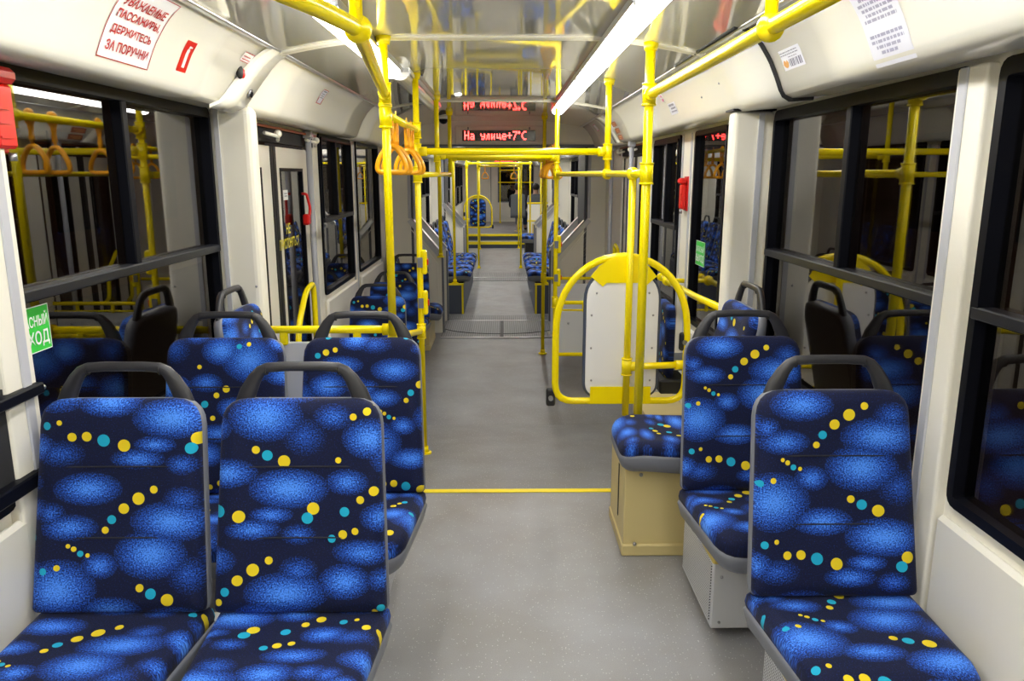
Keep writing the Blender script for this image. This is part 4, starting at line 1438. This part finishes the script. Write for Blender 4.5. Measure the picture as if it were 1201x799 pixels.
for k in range(3):
    cove_sticker('brown_sticker', '%s of the three brown stickers on the right cove collar' % ('topmost', 'middle', 'lowest')[k], 'sticker', 1, 6.95 - .02 * k, 6.72 - .02 * k, .12 + .062 * k, .165 + .062 * k, M['brownprint'],
                 [('print', M['orangeprint'], lines_painter([(.55, .75, .15, .85), (.25, .4, .15, .7)], 20 + k))], 'brown stickers')
cove_sticker('pink_sticker', 'tiny pale sticker with pink marks beside the thick right pole', 'sticker', 1, 4.78, 4.70, .06, .15, M['whiteprint'],
             [('marks', M['pinkprint'], lines_painter([(.7, .85, .2, .8), (.4, .55, .2, .8), (.1, .28, .2, .8)], 4))])
cove_sticker('pale_sticker', 'faint pink outlined sticker at the far end of the right cove', 'sticker', 1, 8.0, 7.85, .06, .14, M['whiteprint'], [('border_line', M['pinkprint'], lambda bm, fn: border(bm, fn, .06, .08))])
# alarm button and round lock at the left cove end
p = cove_pt(-1, 3.28, .165)
t = thing('alarm_button', 'black and red oval button on the left cove end', 'button', p)
bm = bm_new(); ball(bm, (.006, -.008, 0), .028, s=(.5, .8, 1)); obj('bezel', bm, M['rubber'], t)
bm = bm_new(); ball(bm, (.012, .008, -.004), .022, s=(.5, .7, .9)); obj('red_cap', bm, M['red'], t)
p = cove_pt(-1, 3.44, .235, .014)
t = thing('round_lock', 'round steel lock below the alarm button on the cove collar', 'lock', p)
d = Vector((1, 0, -.35)).normalized()
bm = bm_new(); cyl(bm, (0, 0, 0), d * .012, .022, 16); obj('ring', bm, M['bolt'], t)
bm = bm_new(); cyl(bm, d * .012, d * .016, .012, 12); obj('core', bm, M['black'], t)
for i, y in enumerate((3.6, 3.95)):
    p = cove_pt(1, y, .17 + .03 * i, .001)
    bm = bm_new(); ball(bm, (0, 0, 0), .006, 8, 6)
    o = obj('cove_screw', bm, M['bolt'], None); o.location = p
    tag(o, '%s tiny screw on the right cove past the black seam' % ('nearer', 'further')[i], 'screw')
# dome camera
t = thing('dome_camera', 'small black dome camera under the ceiling left of the LED sign', 'camera', (-.60, 8.05, ceil_z(-.6)))
bm = bm_new(); cyl(bm, (0, 0, -.02), (0, 0, .01), .055, 16); obj('base', bm, M['white'], t)
bm = bm_new(); ball(bm, (0, 0, -.025), .045); obj('dome', bm, M['black'], t)

# emergency hammer boxes
def hammer(loc, side, label):
    t = thing('hammer_box', label, 'emergency hammer', loc, 0, 'red emergency hammer boxes')
    s = -side
    part('backplate', M['red'], t, (0, s * .012, -.05, .05, -.11, .11), bev=.004)
    part('cover', M['red'], t, (s * .012, s * .045, -.04, .04, -.10, .06), bev=.008)
    part('top_cap', M['red'], t, (s * .01, s * .06, -.046, .046, .06, .10), bev=.012)
    for k in range(3):
        part('rib', M['red'], t, (s * .044, s * .050, -.035, .01, -.075 + .035 * k, -.070 + .035 * k))
    bm = bm_new(); cyl(bm, (s * .03, .03, -.13), (s * .03, .03, -.11), .010, 10); obj('seal', bm, M['bolt'], t)
    return t
hammer((XL, 2.03, 1.815), -1, 'red emergency hammer box at the left picture edge beside the window')
hammer((XR, 5.08, 1.53), 1, 'red emergency hammer box on the right post between two windows')
t = thing('door_release', 'red emergency door release handle beside the left grey shaft', 'handle', (XL, 5.08, 1.43))
bm = bm_new(); tube(bm, rounded_path([(0, -.02, .10), (.03, -.02, .10), (.04, .02, 0), (.03, -.02, -.09), (0, -.02, -.09)], .03), .009, 8); obj('grip', bm, M['red'], t)
part('block', M['red'], t, (0, .04, -.04, .03, -.10, -.03), bev=.01)

# stickers on glass
def glass_sticker(name, label, side, y0, y1, z0, z1, base, layers, xin):
    t = thing(name, label, 'sticker', (xin, (y0 + y1) / 2, (z0 + z1) / 2))
    s = -side
    def fn_at(h):
        return lambda u, v: Vector((s * h, y0 + (y1 - y0) * u - (y0 + y1) / 2, z0 + (z1 - z0) * v - (z0 + z1) / 2))
    if base is not None:
        bm = bm_new(); patch(bm, 0, 1, 0, 1, fn_at(.0012), 1, 1); obj('sheet', bm, base, t, fix=False)
    for i, (n_, m_, paint) in enumerate(layers):
        bm = bm_new(); paint(bm, fn_at(.0024 + .0012 * i)); obj(n_, bm, m_, t, 'stuff', fix=False)
    return t
def exit_text(bm, fn):
    add_text(bm, 'ЗАПАСНЫЙ', .06, .94, .56, .86, fn, .015); add_text(bm, 'ВЫХОД', .06, .94, .10, .46, fn, .02)
glass_sticker('exit_sticker', 'green emergency exit sticker on the left window glass', -1, 2.012, 2.197, 1.16, 1.29, M['greenprint'],
              [('border_line', M['whiteprint'], lambda bm, fn: border(bm, fn, .014, .02)), ('lettering', M['whiteprint'], exit_text)], XL - .0157)
glass_sticker('exit_sticker', 'green exit sticker on the narrow right window', 1, 4.83, 4.62, 1.10, 1.25, M['greenprint'],
              [('border_line', M['whiteprint'], lambda bm, fn: border(bm, fn, .02, .02)), ('lettering', M['whiteprint'], exit_text)], XR + .0157)
glass_sticker('door_lettering', 'yellow do-not-lean lettering on the left door glass', -1, 4.56, 4.99, 1.21, 1.36, None,
              [('lettering', M['yellowprint'], lambda bm, fn: (add_text(bm, 'НЕ', .36, .58, .58, 1, fn, .02), add_text(bm, 'ПРИСЛОНЯТЬСЯ', 0, 1, 0, .42, fn, .02)))], XL - .020)
glass_sticker('door_label', 'tiny white square label on the left door glass', -1, 4.70, 4.80, 1.50, 1.56, M['whiteprint'],
              [('print', M['greyprint'], lines_painter([(.6, .7, .2, .8), (.35, .45, .2, .8)], 6))], XL - .020)
# black framed board at the left picture edge
t = thing('info_frame', 'black framed wall board at the lower left picture edge', 'board', (-1.298, 1.64, .975))
part('board', M['dark'], t, (0, .02, -.34, .30, -.13, .14))
part('top_rail', M['black'], t, (0, .050, -.34, .39, .095, .125), bev=.004)
part('bottom_rail', M['black'], t, (0, .050, -.34, .37, -.145, -.105), bev=.004)
bm = bm_new(); ball(bm, (.045, .39, .11), .007, 8, 6); obj('screw', bm, M['bolt'], t)

# ================================================================== FAR END: seats with passengers
def skin(name, verts, edges, radii, m, parent, sub=1):
    me = bpy.data.meshes.new(name)
    me.from_pydata(verts, edges, [])
    o = bpy.data.objects.new(name, me); COL.objects.link(o)
    o.modifiers.new('s', 'SKIN')
    if sub:
        md = o.modifiers.new('d', 'SUBSURF'); md.levels = sub; md.render_levels = sub
    for v, r_ in zip(me.skin_vertices[0].data, radii):
        v.radius = r_ if isinstance(r_, tuple) else (r_, r_)
    me.skin_vertices[0].data[0].use_root = True
    dg = bpy.context.evaluated_depsgraph_get(); dg.update()
    nm_ = bpy.data.meshes.new_from_object(o.evaluated_get(dg))
    bpy.data.objects.remove(o)
    for p_ in nm_.polygons:
        p_.use_smooth = True
    nm_.materials.clear(); nm_.materials.append(m)
    q = bpy.data.objects.new(name, nm_); COL.objects.link(q)
    q.parent = parent
    return q
def person(loc, rotz, label, top, hair_m):
    t = thing('person', label, 'person', loc, rotz, 'seated passengers')      # origin on the floor under the seat, facing -Y
    V = [(0, 0, .50), (0, .03, .68), (0, .05, .88), (0, .05, .99), (0, .03, 1.06), (0, .02, 1.14), (0, .01, 1.24),
         (.10, -.02, .50), (.11, -.42, .52), (.11, -.44, .12), (.11, -.46, .05), (.11, -.58, .04),
         (-.10, -.02, .50), (-.11, -.42, .52), (-.11, -.44, .12), (-.11, -.46, .05), (-.11, -.58, .04),
         (.17, .05, .96), (.22, .02, .72), (.16, -.20, .62), (.10, -.30, .60),
         (-.17, .05, .96), (-.22, .02, .72), (-.16, -.20, .62), (-.10, -.30, .60)]
    E_ = [(0, 1), (1, 2), (2, 3), (3, 4), (4, 5), (5, 6), (0, 7), (7, 8), (8, 9), (9, 10), (10, 11), (0, 12), (12, 13), (13, 14), (14, 15), (15, 16),
          (3, 17), (17, 18), (18, 19), (19, 20), (3, 21), (21, 22), (22, 23), (23, 24)]
    Rr = [(.16, .12), (.15, .11), (.17, .11), (.10, .08), .055, (.075, .09), (.075, .09), .085, .07, .05, .04, .035, .085, .07, .05, .04, .035, .06, .05, .038, .03, .06, .05, .038, .03]
    skin('body', V, E_, Rr, M['skin'], t)
    skin('jacket', V[:4] + [V[17], V[18], V[19], V[21], V[22], V[23]], [(0, 1), (1, 2), (2, 3), (3, 4), (4, 5), (5, 6), (3, 7), (7, 8), (8, 9)],
         [(.18, .14), (.17, .13), (.19, .13), (.11, .09), .075, .062, .05, .075, .062, .05], top, t)
    skin('trousers', [V[0], V[7], V[8], V[9], V[12], V[13], V[14]], [(0, 1), (1, 2), (2, 3), (0, 4), (4, 5), (5, 6)], [(.17, .13), .10, .085, .065, .10, .085, .065], M['jeans'], t)
    for s in (-1, 1):
        bm = bm_new(); ball(bm, (s * .11, -.52, .045), .06, s=(.75, 1.9, .7)); obj('shoe', bm, M['jacket'], t)
        bm = bm_new(); ball(bm, (s * .032, -.083, 1.19), .011, 8, 6); obj('eye', bm, M['hair'], t)
        bm = bm_new(); ball(bm, (s * .082, .01, 1.18), .022, 8, 6, s=(.4, .8, 1.2)); obj('ear', bm, M['skin'], t)
    bm = bm_new(); ball(bm, (0, -.095, 1.16), .018, 8, 6, s=(.8, 1, 1.3)); obj('nose', bm, M['skin'], t)
    bm = bm_new(); ball(bm, (0, -.085, 1.115), .022, 8, 6, s=(1.2, .4, .35)); obj('mouth', bm, M['redprint'], t)
    bm = bm_new(); ball(bm, (0, .035, 1.235), .105, s=(.95, 1.0, 1.0)); obj('hair', bm, hair_m, t)
    return t
def grey_seat(x, y, label, back=True):
    t = thing('grey_seat', label, 'seat', (x, y, .08), 0, 'grey seats at the far end')
    bm = bm_new()
    cushion(bm, rrect(.44, .40, .62, .06, .03), [(.01, -.05), (0, -.03), (0, .02), (.02, .04)], lambda u, v, d: Vector((u, -d - .26 + .08 * v, .42 + v)))
    obj('backrest', bm, M['greycloth'], t)
    bm = bm_new()
    cushion(bm, rrect(.44, .42, .46, .06, .03), [(.02, -.05), (0, -.03), (0, .02), (.03, .045)], lambda u, v, d: Vector((u, -.24 + v, .43 + d)))
    obj('seat_cushion', bm, M['greycloth'], t)
    bm = bm_new(); cyl(bm, (0, -.12, 0), (0, -.12, .40), .035); bx(bm, -.10, .10, -.22, .0, 0, .015)
    obj('leg', bm, M['tan'], t)
    return t
grey_seat(.42, 22.1, 'grey cloth seat on a tan leg, left of the far pair')
grey_seat(.93, 22.1, 'grey cloth seat, right of the far pair, behind the white partition')
person((.42, 22.1, .08), PI * .92, 'person in a dark jacket and jeans sitting on the left grey seat', M['jacket'], M['hair'])
person((.93, 22.2, .08), PI, 'person with dark hair and a pale shirt on the right grey seat', M['shirt'], M['hair'])
t = thing('far_partition', 'white partition with yellow rails behind the far grey seats', 'partition', (.66, 20.85, .08))
part('panel', M['white'], t, (0, .52, -.012, .012, .02, .80), bev=.004)
bm = bm_new(); cyl(bm, (-.02, -.02, .83), (.54, -.02, .83), .022, 10); cyl(bm, (-.02, -.02, .36), (.3, -.02, .36), .016, 10); obj('rail', bm, M['yellow'], t)
part('flap', M['tan'], t, (.12, .40, -.05, -.012, .02, .28), bev=.006)
